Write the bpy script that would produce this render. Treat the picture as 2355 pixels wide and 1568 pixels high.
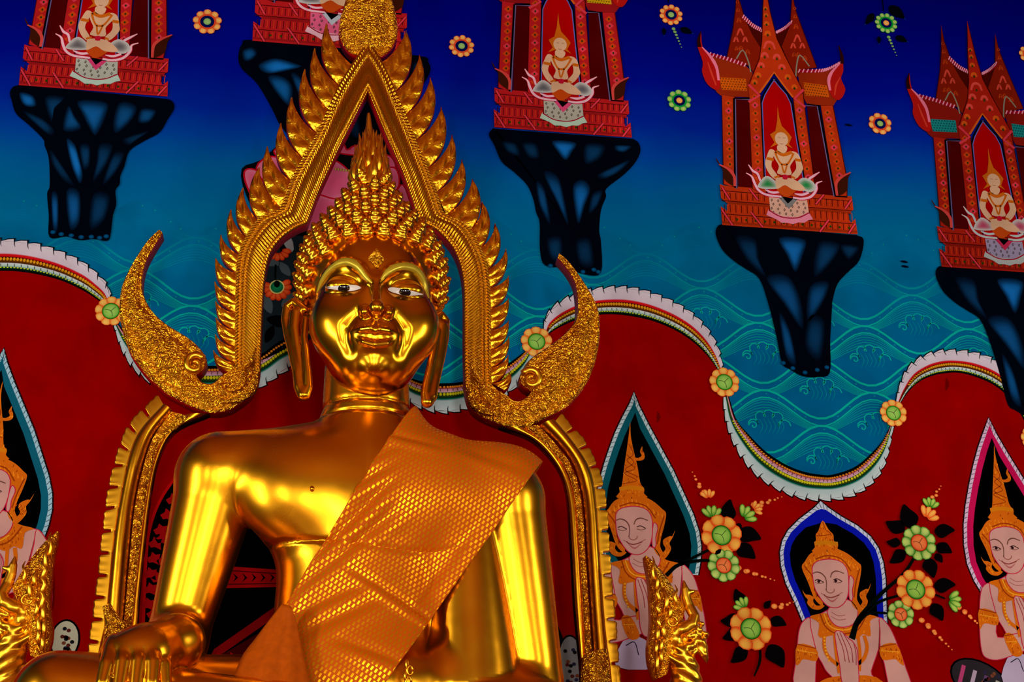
import bpy, bmesh, math, random
import numpy as np
from mathutils import Vector, Matrix

random.seed(7)
rng = np.random.default_rng(7)
for o in list(bpy.data.objects):
    bpy.data.objects.remove(o, do_unlink=True)
SC = bpy.context.scene
COL = SC.collection

# ------------------------------------------------------------------ camera
FPX, IW, IH = 3270.0, 2355.0, 1568.0
YAW, PITCH, ROLL = math.radians(8.095), math.radians(20.592), math.radians(-1.283)
CAMPOS = np.array([-0.30, -9.0, 1.6])
_f = np.array([math.sin(YAW) * math.cos(PITCH), math.cos(YAW) * math.cos(PITCH), math.sin(PITCH)])
_r = np.array([math.cos(YAW), -math.sin(YAW), 0.0])
_u = np.cross(_r, _f)
_c, _s = math.cos(ROLL), math.sin(ROLL)
CR, CU, CF = _c * _r + _s * _u, -_s * _r + _c * _u, _f
cam = bpy.data.objects.new('camera', bpy.data.cameras.new('camera'))
COL.objects.link(cam)
cam.matrix_world = Matrix(((CR[0], CU[0], -CF[0], CAMPOS[0]), (CR[1], CU[1], -CF[1], CAMPOS[1]),
                           (CR[2], CU[2], -CF[2], CAMPOS[2]), (0, 0, 0, 1)))
cam.data.sensor_fit = 'HORIZONTAL'
cam.data.sensor_width = 36.0
cam.data.lens = 36.0 * FPX / IW
cam.data.clip_end = 200
SC.camera = cam

# ------------------------------------------------------------------ world, lights, exposure
HX0, HX1, HY0, HZ = -7.0, 8.5, -19.0, 9.5          # hall: side walls, door wall, ceiling
wd = bpy.data.worlds.new('world'); SC.world = wd
wd.use_nodes = True
wd.node_tree.nodes['Background'].inputs[0].default_value = (0.75, 0.85, 1.0, 1)
wd.node_tree.nodes['Background'].inputs[1].default_value = 0.35
SC.view_settings.view_transform = 'Standard'
SC.view_settings.look = 'None'
SC.view_settings.gamma = 1.0
SC.view_settings.use_curve_mapping = False
SC.view_settings.exposure = -0.72

def daylight(name, loc, rot, sx, sy, power, col=(1.0, 0.97, 0.92)):
    l = bpy.data.lights.new(name, 'AREA')
    l.shape = 'RECTANGLE'; l.size = sx; l.size_y = sy; l.energy = power; l.color = col
    o = bpy.data.objects.new(name, l); COL.objects.link(o)
    o.location = loc; o.rotation_euler = rot
    return o
# open doorways in the wall behind the visitor, tall windows along both sides
for dx in (-4.4, 0.3, 5.0):
    daylight('doorway_daylight', (dx, HY0 + .06, 2.2), (math.radians(90), 0, 0), 1.0 if dx == .3 else .8, 4.0, 560 if dx != 0.3 else 1300)
for wy in (-5.6, -12.4):
    daylight('window_daylight', (HX0 + .06, wy, 3.4), (0, math.radians(-90), 0), 3.0, .34, 520)
    daylight('window_daylight', (HX1 - .06, wy, 3.4), (0, math.radians(90), 0), 3.0, .34, 340)

# ------------------------------------------------------------------ pixel <-> space
def ray(px, py):
    return CF + CR * ((px - IW / 2) / FPX) + CU * ((IH / 2 - py) / FPX)
def P(px, py, Y):
    """Point on the pixel's ray at the depth Y of the thing it belongs to."""
    d = ray(px, py)
    return CAMPOS + d * ((Y - CAMPOS[1]) / d[1])
def proj(p):
    q = np.asarray(p) - CAMPOS
    w = q @ CF
    return np.stack([IW / 2 + FPX * (q @ CR) / w, IH / 2 - FPX * (q @ CU) / w], -1)
def W(px, py):
    p = P(px, py, 0.0)
    return np.array([p[0], p[2]])

# ------------------------------------------------------------------ materials
def lin(c):
    return tuple(((v / 255) / 12.92 if v / 255 <= .04045 else ((v / 255 + .055) / 1.055) ** 2.4) for v in c)
class NT:
    def __init__(s, name):
        s.m = bpy.data.materials.new(name); s.m.use_nodes = True
        s.t = s.m.node_tree; s.b = s.t.nodes['Principled BSDF']
    def n(s, typ, **kw):
        nd = s.t.nodes.new(typ)
        for k, v in kw.items():
            if k.startswith('_'): setattr(nd, k[1:], v)
            else: nd.inputs[int(k[1:]) if k[0] == 'i' and k[1:].isdigit() else k].default_value = v
        return nd
    def l(s, a, b, ao=0, bi=0):
        s.t.links.new(a.outputs[ao], b.inputs[bi])
    def bump(s, node, out, strength, dist):
        bp = s.n('ShaderNodeBump', Strength=strength, Distance=dist)
        s.l(node, bp, out, 'Height'); s.l(bp, s.b, 0, 'Normal')
        return bp
    def math(s, op, a, b=None):
        nd = s.n('ShaderNodeMath', _operation=op)
        for i, v in enumerate((a, b)):
            if v is None: continue
            if isinstance(v, (int, float)): nd.inputs[i].default_value = v
            else: s.t.links.new(v, nd.inputs[i])
        return nd.outputs[0]
def set_b(nt, **kw):
    for k, v in kw.items():
        k = k.replace('_', ' ')
        nt.b.inputs[k].default_value = v if not isinstance(v, tuple) or len(v) == 4 else v + (1,)

GOLD = (0.80, 0.34, 0.009)
def m_gold(name, rough=.17, col=GOLD, bump=.12):
    nt = NT(name)
    tc = nt.n('ShaderNodeTexCoord')
    ns = nt.n('ShaderNodeTexNoise', Scale=2.2, Detail=4.0)
    nt.l(tc, ns, 'Object', 'Vector')
    mr = nt.n('ShaderNodeMapRange', i3=rough * .75, i4=rough * 1.35)
    nt.l(ns, mr, 0, 0); nt.l(mr, nt.b, 0, 'Roughness')
    n2 = nt.n('ShaderNodeTexNoise', Scale=5.0, Detail=2.0)
    nt.l(tc, n2, 'Object', 'Vector')
    nt.bump(n2, 0, bump, .02)
    set_b(nt, Base_Color=col, Metallic=1.0)
    return nt.m
def m_carved(name, kind, scale=1.0, rough=.26, col=(0.90, 0.41, 0.014)):
    """Gilded carving: herringbone bands (uv), flowing scrolls, or leaf veins (uv)."""
    nt = NT(name)
    tc = nt.n('ShaderNodeTexCoord')
    set_b(nt, Base_Color=col, Metallic=1.0, Roughness=rough)
    if kind == 'scroll':
        ns = nt.n('ShaderNodeTexNoise', Scale=9 * scale, Detail=2.0)
        nt.l(tc, ns, 'Object', 'Vector')
        mx = nt.n('ShaderNodeMix', _data_type='RGBA', _blend_type='LINEAR_LIGHT'); mx.inputs[0].default_value = .07 / scale
        nt.l(tc, mx, 'Object', 6); nt.l(ns, mx, 1, 7)
        vo = nt.n('ShaderNodeTexVoronoi', Scale=24 * scale, _feature='SMOOTH_F1')
        nt.l(mx, vo, 2, 'Vector')
        wv = nt.n('ShaderNodeTexWave', Scale=11 * scale, Distortion=14.0, Detail=2.0, _wave_type='RINGS')
        wv.inputs['Detail Scale'].default_value = 2.2
        nt.l(mx, wv, 2, 'Vector')
        h = nt.math('ADD', nt.math('MULTIPLY', vo.outputs['Distance'], 1.1), nt.math('MULTIPLY', wv.outputs['Fac'], .55))
    else:
        sp = nt.n('ShaderNodeSeparateXYZ')
        nt.l(tc, sp, 'UV', 0)
        u, v = sp.outputs[0], sp.outputs[1]
        ns = nt.n('ShaderNodeTexNoise', Scale=40.0, Detail=2.0)
        nt.l(tc, ns, 'Object', 'Vector')
        nz = nt.math('MULTIPLY', ns.outputs[0], 1.6)
        if kind == 'herring':
            a = nt.math('ABSOLUTE', nt.math('SUBTRACT', v, .30))
            ph = nt.math('ADD', nt.math('ADD', nt.math('MULTIPLY', u, 300.0 * scale), nt.math('MULTIPLY', a, -44.0)), nz)
        else:
            a = nt.math('ABSOLUTE', nt.math('SUBTRACT', v, .5))
            ph = nt.math('ADD', nt.math('ADD', nt.math('MULTIPLY', u, 60.0 * scale), nt.math('MULTIPLY', a, -10.0)), nt.math('MULTIPLY', nz, 1.2))
        h = nt.math('ADD', nt.math('SINE', ph), nt.math('MULTIPLY', ns.outputs[0], .6))
    n2 = nt.n('ShaderNodeTexNoise', Scale=110.0, Detail=1.0)
    nt.l(tc, n2, 'Object', 'Vector')
    h = nt.math('ADD', h, nt.math('MULTIPLY', n2.outputs[0], .5 if kind == 'scroll' else .25))
    bp = nt.n('ShaderNodeBump', Strength={'scroll': .6, 'herring': .6, 'leaf': .35}[kind], Distance=.02 if kind == 'scroll' else .010)
    nt.t.links.new(h, bp.inputs['Height']); nt.l(bp, nt.b, 0, 'Normal')
    return nt.m
def m_plain(name, c, rough=.5, noise=.15, scale=6.0, spec=.3, metallic=0.0):
    nt = NT(name)
    tc = nt.n('ShaderNodeTexCoord')
    ns = nt.n('ShaderNodeTexNoise', Scale=scale, Detail=5.0)
    nt.l(tc, ns, 'Object', 'Vector')
    L = lin(c)
    rp = nt.n('ShaderNodeValToRGB')
    rp.color_ramp.elements[0].position, rp.color_ramp.elements[1].position = .3, .7
    rp.color_ramp.elements[0].color = tuple(v * (1 - noise) for v in L) + (1,)
    rp.color_ramp.elements[1].color = tuple(min(1, v * (1 + noise)) for v in L) + (1,)
    nt.l(ns, rp, 0, 0); nt.l(rp, nt.b, 0, 'Base Color')
    set_b(nt, Roughness=rough, Metallic=metallic)
    nt.b.inputs['Specular IOR Level'].default_value = spec
    return nt.m
def m_paint():
    """Mural paint: the pigment of each stroke is stored with the stroke; the node adds plaster mottling."""
    nt = NT('mural_paint')
    at = nt.n('ShaderNodeAttribute', _attribute_name='pigment')
    tc = nt.n('ShaderNodeTexCoord')
    ns = nt.n('ShaderNodeTexNoise', Scale=3.5, Detail=6.0)
    nt.l(tc, ns, 'Object', 'Vector')
    mr = nt.n('ShaderNodeMapRange', i1=.3, i2=.7, i3=.82, i4=1.12)
    nt.l(ns, mr, 0, 0)
    hs = nt.n('ShaderNodeHueSaturation')
    nt.l(at, hs, 0, 'Color'); nt.l(mr, hs, 0, 'Value'); nt.l(hs, nt.b, 0, 'Base Color')
    set_b(nt, Roughness=.62)
    nt.b.inputs['Specular IOR Level'].default_value = .0
    return nt.m
M_GOLD = m_gold('polished_gold', .25)
M_GOLD_FACE = m_gold('polished_gold_face', .19)
M_GOLD_BAND = m_carved('gilded_herringbone', 'herring')
M_GOLD_SCROLL = m_carved('gilded_scrollwork', 'scroll', 1.35)
M_GOLD_FINE = m_carved('gilded_fine_carving', 'scroll', 1.7)
M_GOLD_LEAF = m_carved('gilded_leaf_veins', 'leaf')
M_GOLD_TRIM = m_gold('trim_gold', .27, (0.90, 0.44, 0.02), .3)
M_GOLD_PLATE = m_gold('plate_gold', .32, (0.66, 0.30, 0.012), .1)
M_CURL = m_gold('curl_gold', .22, (0.92, 0.42, 0.018), .1)
M_RED = m_plain('red_lacquer', (196, 8, 12), .45, spec=.15)
M_PAINT = m_paint()

# ------------------------------------------------------------------ objects
def root_loc(o):
    v = Vector((0, 0, 0))
    while o is not None:
        v += o.location; o = o.parent
    return np.array(v)
def mesh_obj(name, V, F, mats, parent=None, loc=None, smooth=True, uv=None, fm=None, normals=None):
    V = np.asarray(V, float)
    base = root_loc(parent) if parent is not None else (np.asarray(loc, float) if loc is not None else np.zeros(3))
    me = bpy.data.meshes.new(name)
    me.from_pydata((V - base).tolist(), [], [tuple(int(i) for i in f) for f in F])
    for m in (mats if isinstance(mats, (list, tuple)) else [mats]):
        me.materials.append(m)
    if fm is not None:
        me.polygons.foreach_set('material_index', np.asarray(fm, np.int32))
    if smooth:
        me.polygons.foreach_set('use_smooth', np.ones(len(me.polygons), bool))
    if uv is not None:
        ul = me.uv_layers.new(name='UVMap')
        li = np.zeros(len(me.loops), np.int32); me.loops.foreach_get('vertex_index', li)
        ul.data.foreach_set('uv', np.asarray(uv, np.float32)[li].ravel())
    me.validate(); me.update()
    if normals is not None:
        me.normals_split_custom_set_from_vertices(np.asarray(normals, float).tolist())
    o = bpy.data.objects.new(name, me); COL.objects.link(o)
    if parent is not None: o.parent = parent
    elif loc is not None: o.location = loc
    return o
def tag(o, label=None, cat=None, group=None, kind=None):
    for k, v in (('label', label), ('category', cat), ('group', group), ('kind', kind)):
        if v: o[k] = v
    return o
def thing(name, loc, label, cat, group=None):
    o = bpy.data.objects.new(name, None); COL.objects.link(o)
    o.location = loc; o.empty_display_size = .1
    return tag(o, label, cat, group)
def box(name, lo, hi, mat, parent=None, kind=None):
    (x0, y0, z0), (x1, y1, z1) = lo, hi
    V = [(x, y, z) for x in (x0, x1) for y in (y0, y1) for z in (z0, z1)]
    F = [(0, 1, 3, 2), (4, 6, 7, 5), (0, 4, 5, 1), (2, 3, 7, 6), (0, 2, 6, 4), (1, 5, 7, 3)]
    o = mesh_obj(name, V, F, mat, parent, smooth=False)
    if kind: o['kind'] = kind
    return o
def cat_open(pts, sub=6):
    p = np.asarray(pts, float)
    if len(p) < 3: return p
    q = np.vstack([2 * p[0] - p[1], p, 2 * p[-1] - p[-2]])
    out = []
    for i in range(1, len(q) - 2):
        a, b, c, d = q[i - 1], q[i], q[i + 1], q[i + 2]
        for t in np.arange(sub) / sub:
            out.append(.5 * (2 * b + (c - a) * t + (2 * a - 5 * b + 4 * c - d) * t * t + (3 * b - a - 3 * c + d) * t ** 3))
    out.append(p[-1])
    return np.array(out)
def cat_closed(pts, sub=4):
    p = np.asarray(pts, float); n = len(p); out = []
    for i in range(n):
        a, b, c, d = p[i - 1], p[i], p[(i + 1) % n], p[(i + 2) % n]
        for t in np.arange(sub) / sub:
            out.append(.5 * (2 * b + (c - a) * t + (2 * a - 5 * b + 4 * c - d) * t * t + (3 * b - a - 3 * c + d) * t ** 3))
    return np.array(out)

# ------------------------------------------------------------------ the hall
M_WALL = NT('mural_ground')
def wall_stops():
    zs = []
    for py, c in ((-500, (0, 0, 60)), (-120, (0, 0, 92)), (60, (0, 2, 118)), (200, (0, 12, 138)), (290, (0, 34, 150)), (350, (0, 62, 155)),
                  (430, (0, 88, 150)), (540, (0, 100, 146)), (700, (0, 104, 140)), (900, (0, 104, 138))):
        zs.append((W(1500, py)[1], lin(c)))
    return zs[::-1]
STOPS = wall_stops()
def sky(z):
    zz = [s[0] for s in STOPS]
    return np.array([np.interp(z, zz, [s[1][k] for s in STOPS]) for k in range(3)])
nt = M_WALL
tc = nt.n('ShaderNodeTexCoord'); sp = nt.n('ShaderNodeSeparateXYZ'); nt.l(tc, sp, 'Object', 0)
ns = nt.n('ShaderNodeTexNoise', Scale=1.1, Detail=5.0); nt.l(tc, ns, 'Object', 'Vector')
zz = nt.math('ADD', sp.outputs[2], nt.math('MULTIPLY', nt.math('SUBTRACT', ns.outputs[0], .5), .35))
z0, z1 = STOPS[0][0], STOPS[-1][0]
mr = nt.n('ShaderNodeMapRange', i1=z0, i2=z1); nt.t.links.new(zz, mr.inputs[0])
rp = nt.n('ShaderNodeValToRGB'); nt.l(mr, rp, 0, 0)
el = rp.color_ramp.elements
for i, (z, c) in enumerate(STOPS):
    pos = (z - z0) / (z1 - z0)
    e = el[0] if i == 0 else (el[1] if i == len(STOPS) - 1 else el.new(pos))
    e.position = pos; e.color = c + (1,)
for i, (z, c) in enumerate(STOPS):
    el[i].position = (z - z0) / (z1 - z0); el[i].color = c + (1,)
nt.l(rp, nt.b, 0, 'Base Color'); set_b(nt, Roughness=.6); nt.b.inputs['Specular IOR Level'].default_value = .0
wall = box('wall_back', (HX0, 0, 0), (HX1, .25, HZ), M_WALL.m, kind='structure')
tag(wall, 'plastered wall painted deep blue fading to teal behind the statue')
M_HALL = m_plain('hall_wall_plaster', (96, 66, 42), .7)
box('floor', (HX0, HY0, -.2), (HX1, .25, 0), m_plain('floor_tiles', (120, 66, 36), .25, .2, 2.0), kind='structure')
box('ceiling', (HX0, HY0, HZ), (HX1, .25, HZ + .2), m_plain('ceiling_lacquer', (150, 76, 34), .5), kind='structure')
box('wall_left', (HX0 - .25, HY0, -.2), (HX0, .25, HZ), M_HALL, kind='structure')
box('wall_right', (HX1, HY0, -.2), (HX1 + .25, .25, HZ), M_HALL, kind='structure')
box('wall_front', (HX0, HY0 - .25, -.2), (HX1, HY0, HZ), M_HALL, kind='structure')

# ------------------------------------------------------------------ mural painting (flat paint on the wall, traced stroke by stroke)
LAY = 0.0011
PXM = 0.0030                                    # metres of wall per photo pixel, roughly
def crop(ox, oy, s):
    return lambda pts: [(ox + x / s, oy + y / s) for x, y in pts]
class Paint:
    """Collects flat strokes of paint; build() links them as one mesh lying on the wall."""
    def __init__(s, tf=W):
        s.V, s.F, s.C, s.tf = [], [], [], tf
    def to(s, pts):
        return np.array([s.tf(x, y) for x, y in pts])
    def raw(s, xz, cols, faces, lay):
        b = len(s.V)
        for (x, z), c in zip(xz, cols):
            s.V.append((x, -LAY * lay, z)); s.C.append(c)
        s.F += [tuple(i + b for i in f) for f in faces]
    def poly(s, pts, c, lay, smooth=0, space='px'):
        q = s.to(pts) if space == 'px' else np.asarray(pts)
        if smooth: q = cat_closed(q, smooth)
        s.raw(q, [lin(c)] * len(q), [tuple(range(len(q)))], lay)
        return s
    def fan(s, pts, cmid, crim, lay, smooth=4, space='px', mid=None, ring=.55):
        q = s.to(pts) if space == 'px' else np.asarray(pts)
        if smooth: q = cat_closed(q, smooth)
        m = q.mean(0) if mid is None else np.asarray(mid)
        n = len(q); a, b = np.array(lin(cmid)), np.array(lin(crim))
        rs = [1.0, .5 + ring * .5, ring, ring * .5]; ts = [0, .22, .68, .92]
        X = np.vstack([m + (q - m) * r_ for r_ in rs] + [[m]])
        C = [tuple(b + (a - b) * t_) for t_ in ts for _ in range(n)] + [tuple(a)]
        F = [(j * n + i, j * n + (i + 1) % n, (j + 1) * n + (i + 1) % n, (j + 1) * n + i) for j in range(3) for i in range(n)] + [(3 * n + i, 3 * n + (i + 1) % n, 4 * n) for i in range(n)]
        s.raw(X, C, F, lay)
        return s
    def line(s, pts, w, c, lay, sub=5, closed=False, space='px', c2=None):
        q = s.to(pts) if space == 'px' else np.asarray(pts, float)
        if closed: q = cat_closed(q, sub) if sub else q; q = np.vstack([q, q[:1]])
        elif sub: q = cat_open(q, sub)
        n = len(q)
        t = np.gradient(q, axis=0); t /= np.linalg.norm(t, axis=1, keepdims=True) + 1e-9
        if closed: t[0] = t[-1] = (t[0] + t[-1]) / 2
        nrm = np.stack([-t[:, 1], t[:, 0]], 1)
        ws = np.interp(np.linspace(0, 1, n), np.linspace(0, 1, len(w)), w) if isinstance(w, (list, tuple)) else np.full(n, float(w))
        if space == 'px' or True: ws = ws * PXM / 2
        L, R = q + nrm * ws[:, None], q - nrm * ws[:, None]
        if callable(c): cc = [tuple(c(p)) for p in q]
        elif c2 is not None:
            a, b = np.array(lin(c)), np.array(lin(c2)); cc = [tuple(a + (b - a) * i / (n - 1)) for i in range(n)]
        else: cc = [lin(c)] * n
        s.raw(np.vstack([L, R]), cc + cc, [(i, i + 1, n + i + 1, n + i) for i in range(n - 1)], lay)
        return s
    def ell(s, c, rx, ry, col, lay, rim=None, ang=0, n=16, ring=.6):
        q = s.tf(*c) if not isinstance(c, np.ndarray) else c
        a = np.linspace(0, 2 * math.pi, n, endpoint=False)
        X = np.stack([rx * np.cos(a), ry * np.sin(a)], 1) * PXM
        ca, sa = math.cos(ang), math.sin(ang)
        X = np.stack([X[:, 0] * ca - X[:, 1] * sa, X[:, 0] * sa + X[:, 1] * ca], 1) + q
        if rim is None: s.raw(X, [lin(col)] * n, [tuple(range(n))], lay)
        else: s.fan(X, col, rim, lay, 0, 'wall', ring=ring)
        return s
    def bands(s, outer, inner, stops, lay, sub=6, teeth=0, tooth=4.0):
        """Crescent between two edges, painted in parallel bands from the outer to the inner edge."""
        o, i = cat_open(s.to(outer), sub), cat_open(s.to(inner), sub)
        if len(o) != len(i):
            k = np.linspace(0, 1, 90)
            def rs(q):
                d = np.r_[0, np.cumsum(np.linalg.norm(np.diff(q, axis=0), axis=1))]; d /= d[-1]
                return np.stack([np.interp(k, d, q[:, j]) for j in (0, 1)], 1)
            o, i = rs(o), rs(i)
        n = len(o)
        for (a, ca), (b, cb) in zip(stops[:-1], stops[1:]):
            A, B = o + (i - o) * a, o + (i - o) * b
            s.raw(np.vstack([A, B]), [lin(ca)] * n + [lin(cb)] * n, [(j, j + 1, n + j + 1, n + j) for j in range(n - 1)], lay)
        return o, i
    def build(s, name, parent=None, label=None, kind=None):
        base = root_loc(parent) if parent is not None else np.zeros(3)
        me = bpy.data.meshes.new(name)
        me.from_pydata((np.array(s.V) - base).tolist(), [], s.F)
        me.materials.append(M_PAINT)
        at = me.color_attributes.new('pigment', 'FLOAT_COLOR', 'POINT')
        at.data.foreach_set('color', np.array([tuple(c) + (1,) for c in s.C], np.float32).ravel())
        me.update()
        o = bpy.data.objects.new(name, me); COL.objects.link(o)
        if parent is not None: o.parent = parent
        return tag(o, label, None, None, kind)
def at_wall(px, py):
    w = W(px, py); return (w[0], 0.0, w[1])
def shifted(off, sc=1.0, anchor=None):
    """Same drawing elsewhere on the wall: slid by off metres (and enlarged about anchor)."""
    def tf(px, py):
        w = W(px, py)
        if anchor is not None: w = anchor + (w - anchor) * sc
        return w + off
    return tf

BLACK = (4, 3, 8)
# ---- red field below the scalloped border
red = Paint()
edge = [(-700, 900), (-560, 720), (-380, 610), (-200, 570), (-100, 570), (0, 590), (96, 602), (191, 640), (238, 680), (258, 720), (285, 790), (335, 845), (400, 872), (480, 878), (560, 868), (620, 838), (665, 800),
        (695, 750), (740, 705), (790, 690), (850, 715), (890, 790), (945, 890), (1010, 915), (1075, 905), (1140, 880), (1200, 830), (1236, 788), (1262, 752), (1320, 708), (1400, 692), (1486, 702),
        (1565, 735), (1630, 795), (1663, 880), (1680, 965), (1726, 1040), (1772, 1080), (1830, 1108), (1890, 1118), (1950, 1110), (2005, 1070), (2035, 1020), (2052, 955), (2078, 895),
        (2117, 850), (2193, 834), (2260, 845), (2320, 880), (2365, 940), (2410, 1030), (2470, 1120), (2560, 1190), (2700, 1210), (2860, 1190)]
bot = W(-700, 1568 + 900)[1]
q = [tuple(W(x, y)) for x, y in edge]
q = list(map(tuple, cat_open(q, 4)))
q += [(q[-1][0], .9), (q[0][0], .9)]
red.poly(q, (140, 0, 0), 8, space='wall')
o = red.build('painted_red_field', None)
tag(o, 'broad crimson painted field under the scalloped border of the mural', 'mural field')

# ---- sea waves
def wave_colour(lo, a0=1.0):
    tgt = np.array(lin(lo))
    zt, zb = W(1500, 560)[1], W(1500, 760)[1]
    def f(p):
        a = a0 * float(np.clip((zt - p[1]) / (zt - zb), 0, 1)) ** 1.2
        return sky(p[1]) * (1 - a) + tgt * a
    return f
wv = Paint()
PER, ROWH, AMP = .78, .25, .10
zt, zb = W(1500, 540)[1], W(1900, 1160)[1]
nrow = int((zt - zb) / ROWH) + 2
x_lo, x_hi = W(-500, 800)[0], W(2800, 900)[0]
TEAL, SEA = wave_colour((6, 168, 150)), wave_colour((0, 88, 140), .8)
MID = wave_colour((4, 140, 140), .9)
for k in range(nrow):
    z = zt - k * ROWH; ph = (k % 2) * math.pi
    xs = np.arange(x_lo, x_hi, PER / 14)
    crest = lambda off, am: np.stack([xs, z + off + am * np.cos(2 * math.pi * xs / PER + ph)], 1)
    top, low = crest(0, AMP), crest(-ROWH * 1.9, AMP * .6)
    n = len(xs); lay = 1 + min(k * .32, 4.5)
    wv.raw(np.vstack([top, low]), [SEA(p) for p in top] + [SEA(p) for p in low], [(i, i + 1, n + i + 1, n + i) for i in range(n - 1)], lay)
    wv.line(top, 5.0, TEAL, lay + .1, 0, space='wall')
    wv.line(crest(-.052, AMP), 3.0, TEAL, lay + .1, 0, space='wall')
    for j in range(6):
        wv.line(crest(-.066 - .013 * j, AMP * (1 - .07 * j)), 1.9 if j else 3, MID, lay + .1, 0, space='wall')
    m0 = int(math.floor(x_lo / PER)) - 1
    for m in range(m0, int(x_hi / PER) + 2):
        cx = (m - ph / (2 * math.pi)) * PER
        for t in (-.34, -.22, .02, .13, .27, .36):
            wv.ell(np.array([cx + t * PER, z - .026 + AMP * math.cos(2 * math.pi * t)]), 2.4, 2.0, (5, 128, 140), lay + .12, n=6)
        c = np.array([cx + .02, z - .128])
        if c[1] > zt - .45: continue
        # billowing curl under the crest
        lobes = []
        for a, b, r in ((-.115, -.02, .036), (-.06, .035, .036), (0, .045, .04), (.06, .03, .04), (.105, -.03, .045)):
            for tt in np.linspace(math.pi * 1.05, 0, 6): lobes.append((c[0] + a + r * math.cos(tt), c[1] + b + r * math.sin(tt)))
        body = lobes + [(c[0] + .11, c[1] - .08), (c[0] + .06, c[1] - .105), (c[0] - .02, c[1] - .10), (c[0] - .08, c[1] - .07)]
        wv.raw(body, [tuple(SEA(p)) for p in body], [tuple(range(len(body)))], lay + .15)
        wv.line(lobes, 2.6, TEAL, lay + .2, 0, space='wall')
        sp_ = [(c[0] - .115 + .034 * (1 - u / 9) * math.cos(math.pi - u * .85), c[1] - .03 + .034 * (1 - u / 9) * math.sin(math.pi - u * .85)) for u in range(9)]
        wv.line(sp_, 2.4, TEAL, lay + .2, 2, space='wall')
        for j in range(6):
            a = -.07 + .03 * j
            wv.line([(c[0] + a, c[1] + .02), (c[0] + a + .02, c[1] - .035), (c[0] + a - .005, c[1] - .085)], [.8, 1.3, .5], MID, lay + .2, 3, space='wall')
o = wv.build('painted_sea', None, kind='stuff')
tag(o, 'pale teal painted sea waves with curling crests on the blue ground', 'mural sea')

# ---- scalloped border garlands
UP = [(0, (205, 196, 208)), (.40, (196, 184, 198)), (.44, (190, 20, 30)), (.50, (196, 12, 20)), (.54, (40, 6, 4)), (.66, (92, 50, 6)), (.72, (60, 20, 4)), (.74, (196, 204, 204)), (.84, (150, 190, 180)), (.87, (6, 70, 46)), (.93, (2, 20, 14)), (1, (2, 4, 4))]
DN = [(0, (190, 206, 208)), (.36, (170, 196, 198)), (.42, (4, 110, 86)), (.47, (4, 40, 26)), (.60, (60, 84, 12)), (.66, (10, 40, 20)), (.68, (206, 168, 184)), (.78, (196, 120, 140)), (.82, (120, 20, 20)), (.88, (36, 8, 2)), (.93, (2, 4, 4)), (1, (2, 4, 4))]
GAR = [
 ('upper left', UP, [(-230, 640), (-160, 585), (-80, 560), (0, 556), (48, 559), (96, 569), (143, 585), (191, 608), (223, 634), (246, 659), (254, 684)],
      [(-215, 690), (-150, 645), (-80, 625), (0, 624), (48, 626), (96, 634), (143, 647), (191, 669), (215, 684), (230, 694), (240, 700)], 'arched garland border nearest the left edge above the crimson field'),
 ('dip', DN, [(258, 735), (285, 810), (330, 865), (400, 900), (480, 912), (560, 903), (613, 879), (648, 854), (680, 832), (708, 775)],
      [(264, 735), (300, 778), (350, 815), (420, 838), (490, 842), (550, 835), (600, 816), (632, 793), (661, 774), (692, 738)], 'hanging garland border dipping behind the left upright of the gilded halo'),
 ('dip', DN, [(878, 800), (905, 880), (943, 924), (995, 943), (1030, 946), (1075, 937), (1120, 922), (1170, 900), (1205, 862), (1228, 812)],
      [(892, 795), (915, 845), (947, 870), (989, 881), (1030, 882), (1062, 879), (1110, 866), (1160, 842), (1195, 818), (1218, 798)], 'hanging garland border dipping behind the right ear of the statue'),
 ('hump', UP, [(1250, 765), (1255, 732), (1279, 705), (1320, 682), (1362, 670), (1403, 665), (1444, 665), (1486, 674), (1527, 689), (1565, 708), (1599, 732), (1630, 767), (1651, 808), (1660, 845)],
      [(1258, 772), (1275, 760), (1300, 747), (1335, 733), (1376, 725), (1410, 724), (1444, 727), (1486, 735), (1520, 746), (1555, 762), (1585, 781), (1612, 804), (1635, 830), (1652, 855)], 'arched garland border rising beside the right horn of the halo'),
 ('dip', DN, [(1663, 915), (1669, 964), (1688, 1017), (1726, 1075), (1772, 1113), (1830, 1140), (1883, 1147), (1937, 1143), (1983, 1124), (2021, 1086), (2040, 1040), (2053, 980)],
      [(1675, 912), (1692, 964), (1719, 998), (1761, 1040), (1810, 1071), (1850, 1086), (1885, 1092), (1914, 1092), (1964, 1075), (2002, 1044), (2029, 1013), (2047, 978)], 'deep U-shaped garland border holding a bay of teal waves'),
 ('hump', UP, [(2059, 930), (2067, 895), (2086, 853), (2117, 826), (2155, 812), (2193, 810), (2243, 816), (2289, 833), (2327, 860), (2355, 891), (2385, 940), (2410, 1010)],
      [(2067, 932), (2090, 899), (2117, 876), (2150, 863), (2175, 859), (2200, 858), (2231, 864), (2275, 881), (2310, 906), (2340, 943), (2365, 990), (2395, 1040)], 'arched garland border at the far right above the pink niche'),
 ('dip', DN, [(2400, 1030), (2425, 1090), (2470, 1150), (2540, 1205), (2620, 1230), (2710, 1232), (2800, 1215)],
      [(2410, 1020), (2440, 1070), (2485, 1120), (2550, 1165), (2625, 1185), (2710, 1185), (2795, 1170)], 'hanging garland border beyond the far right arch'),
]
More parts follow.
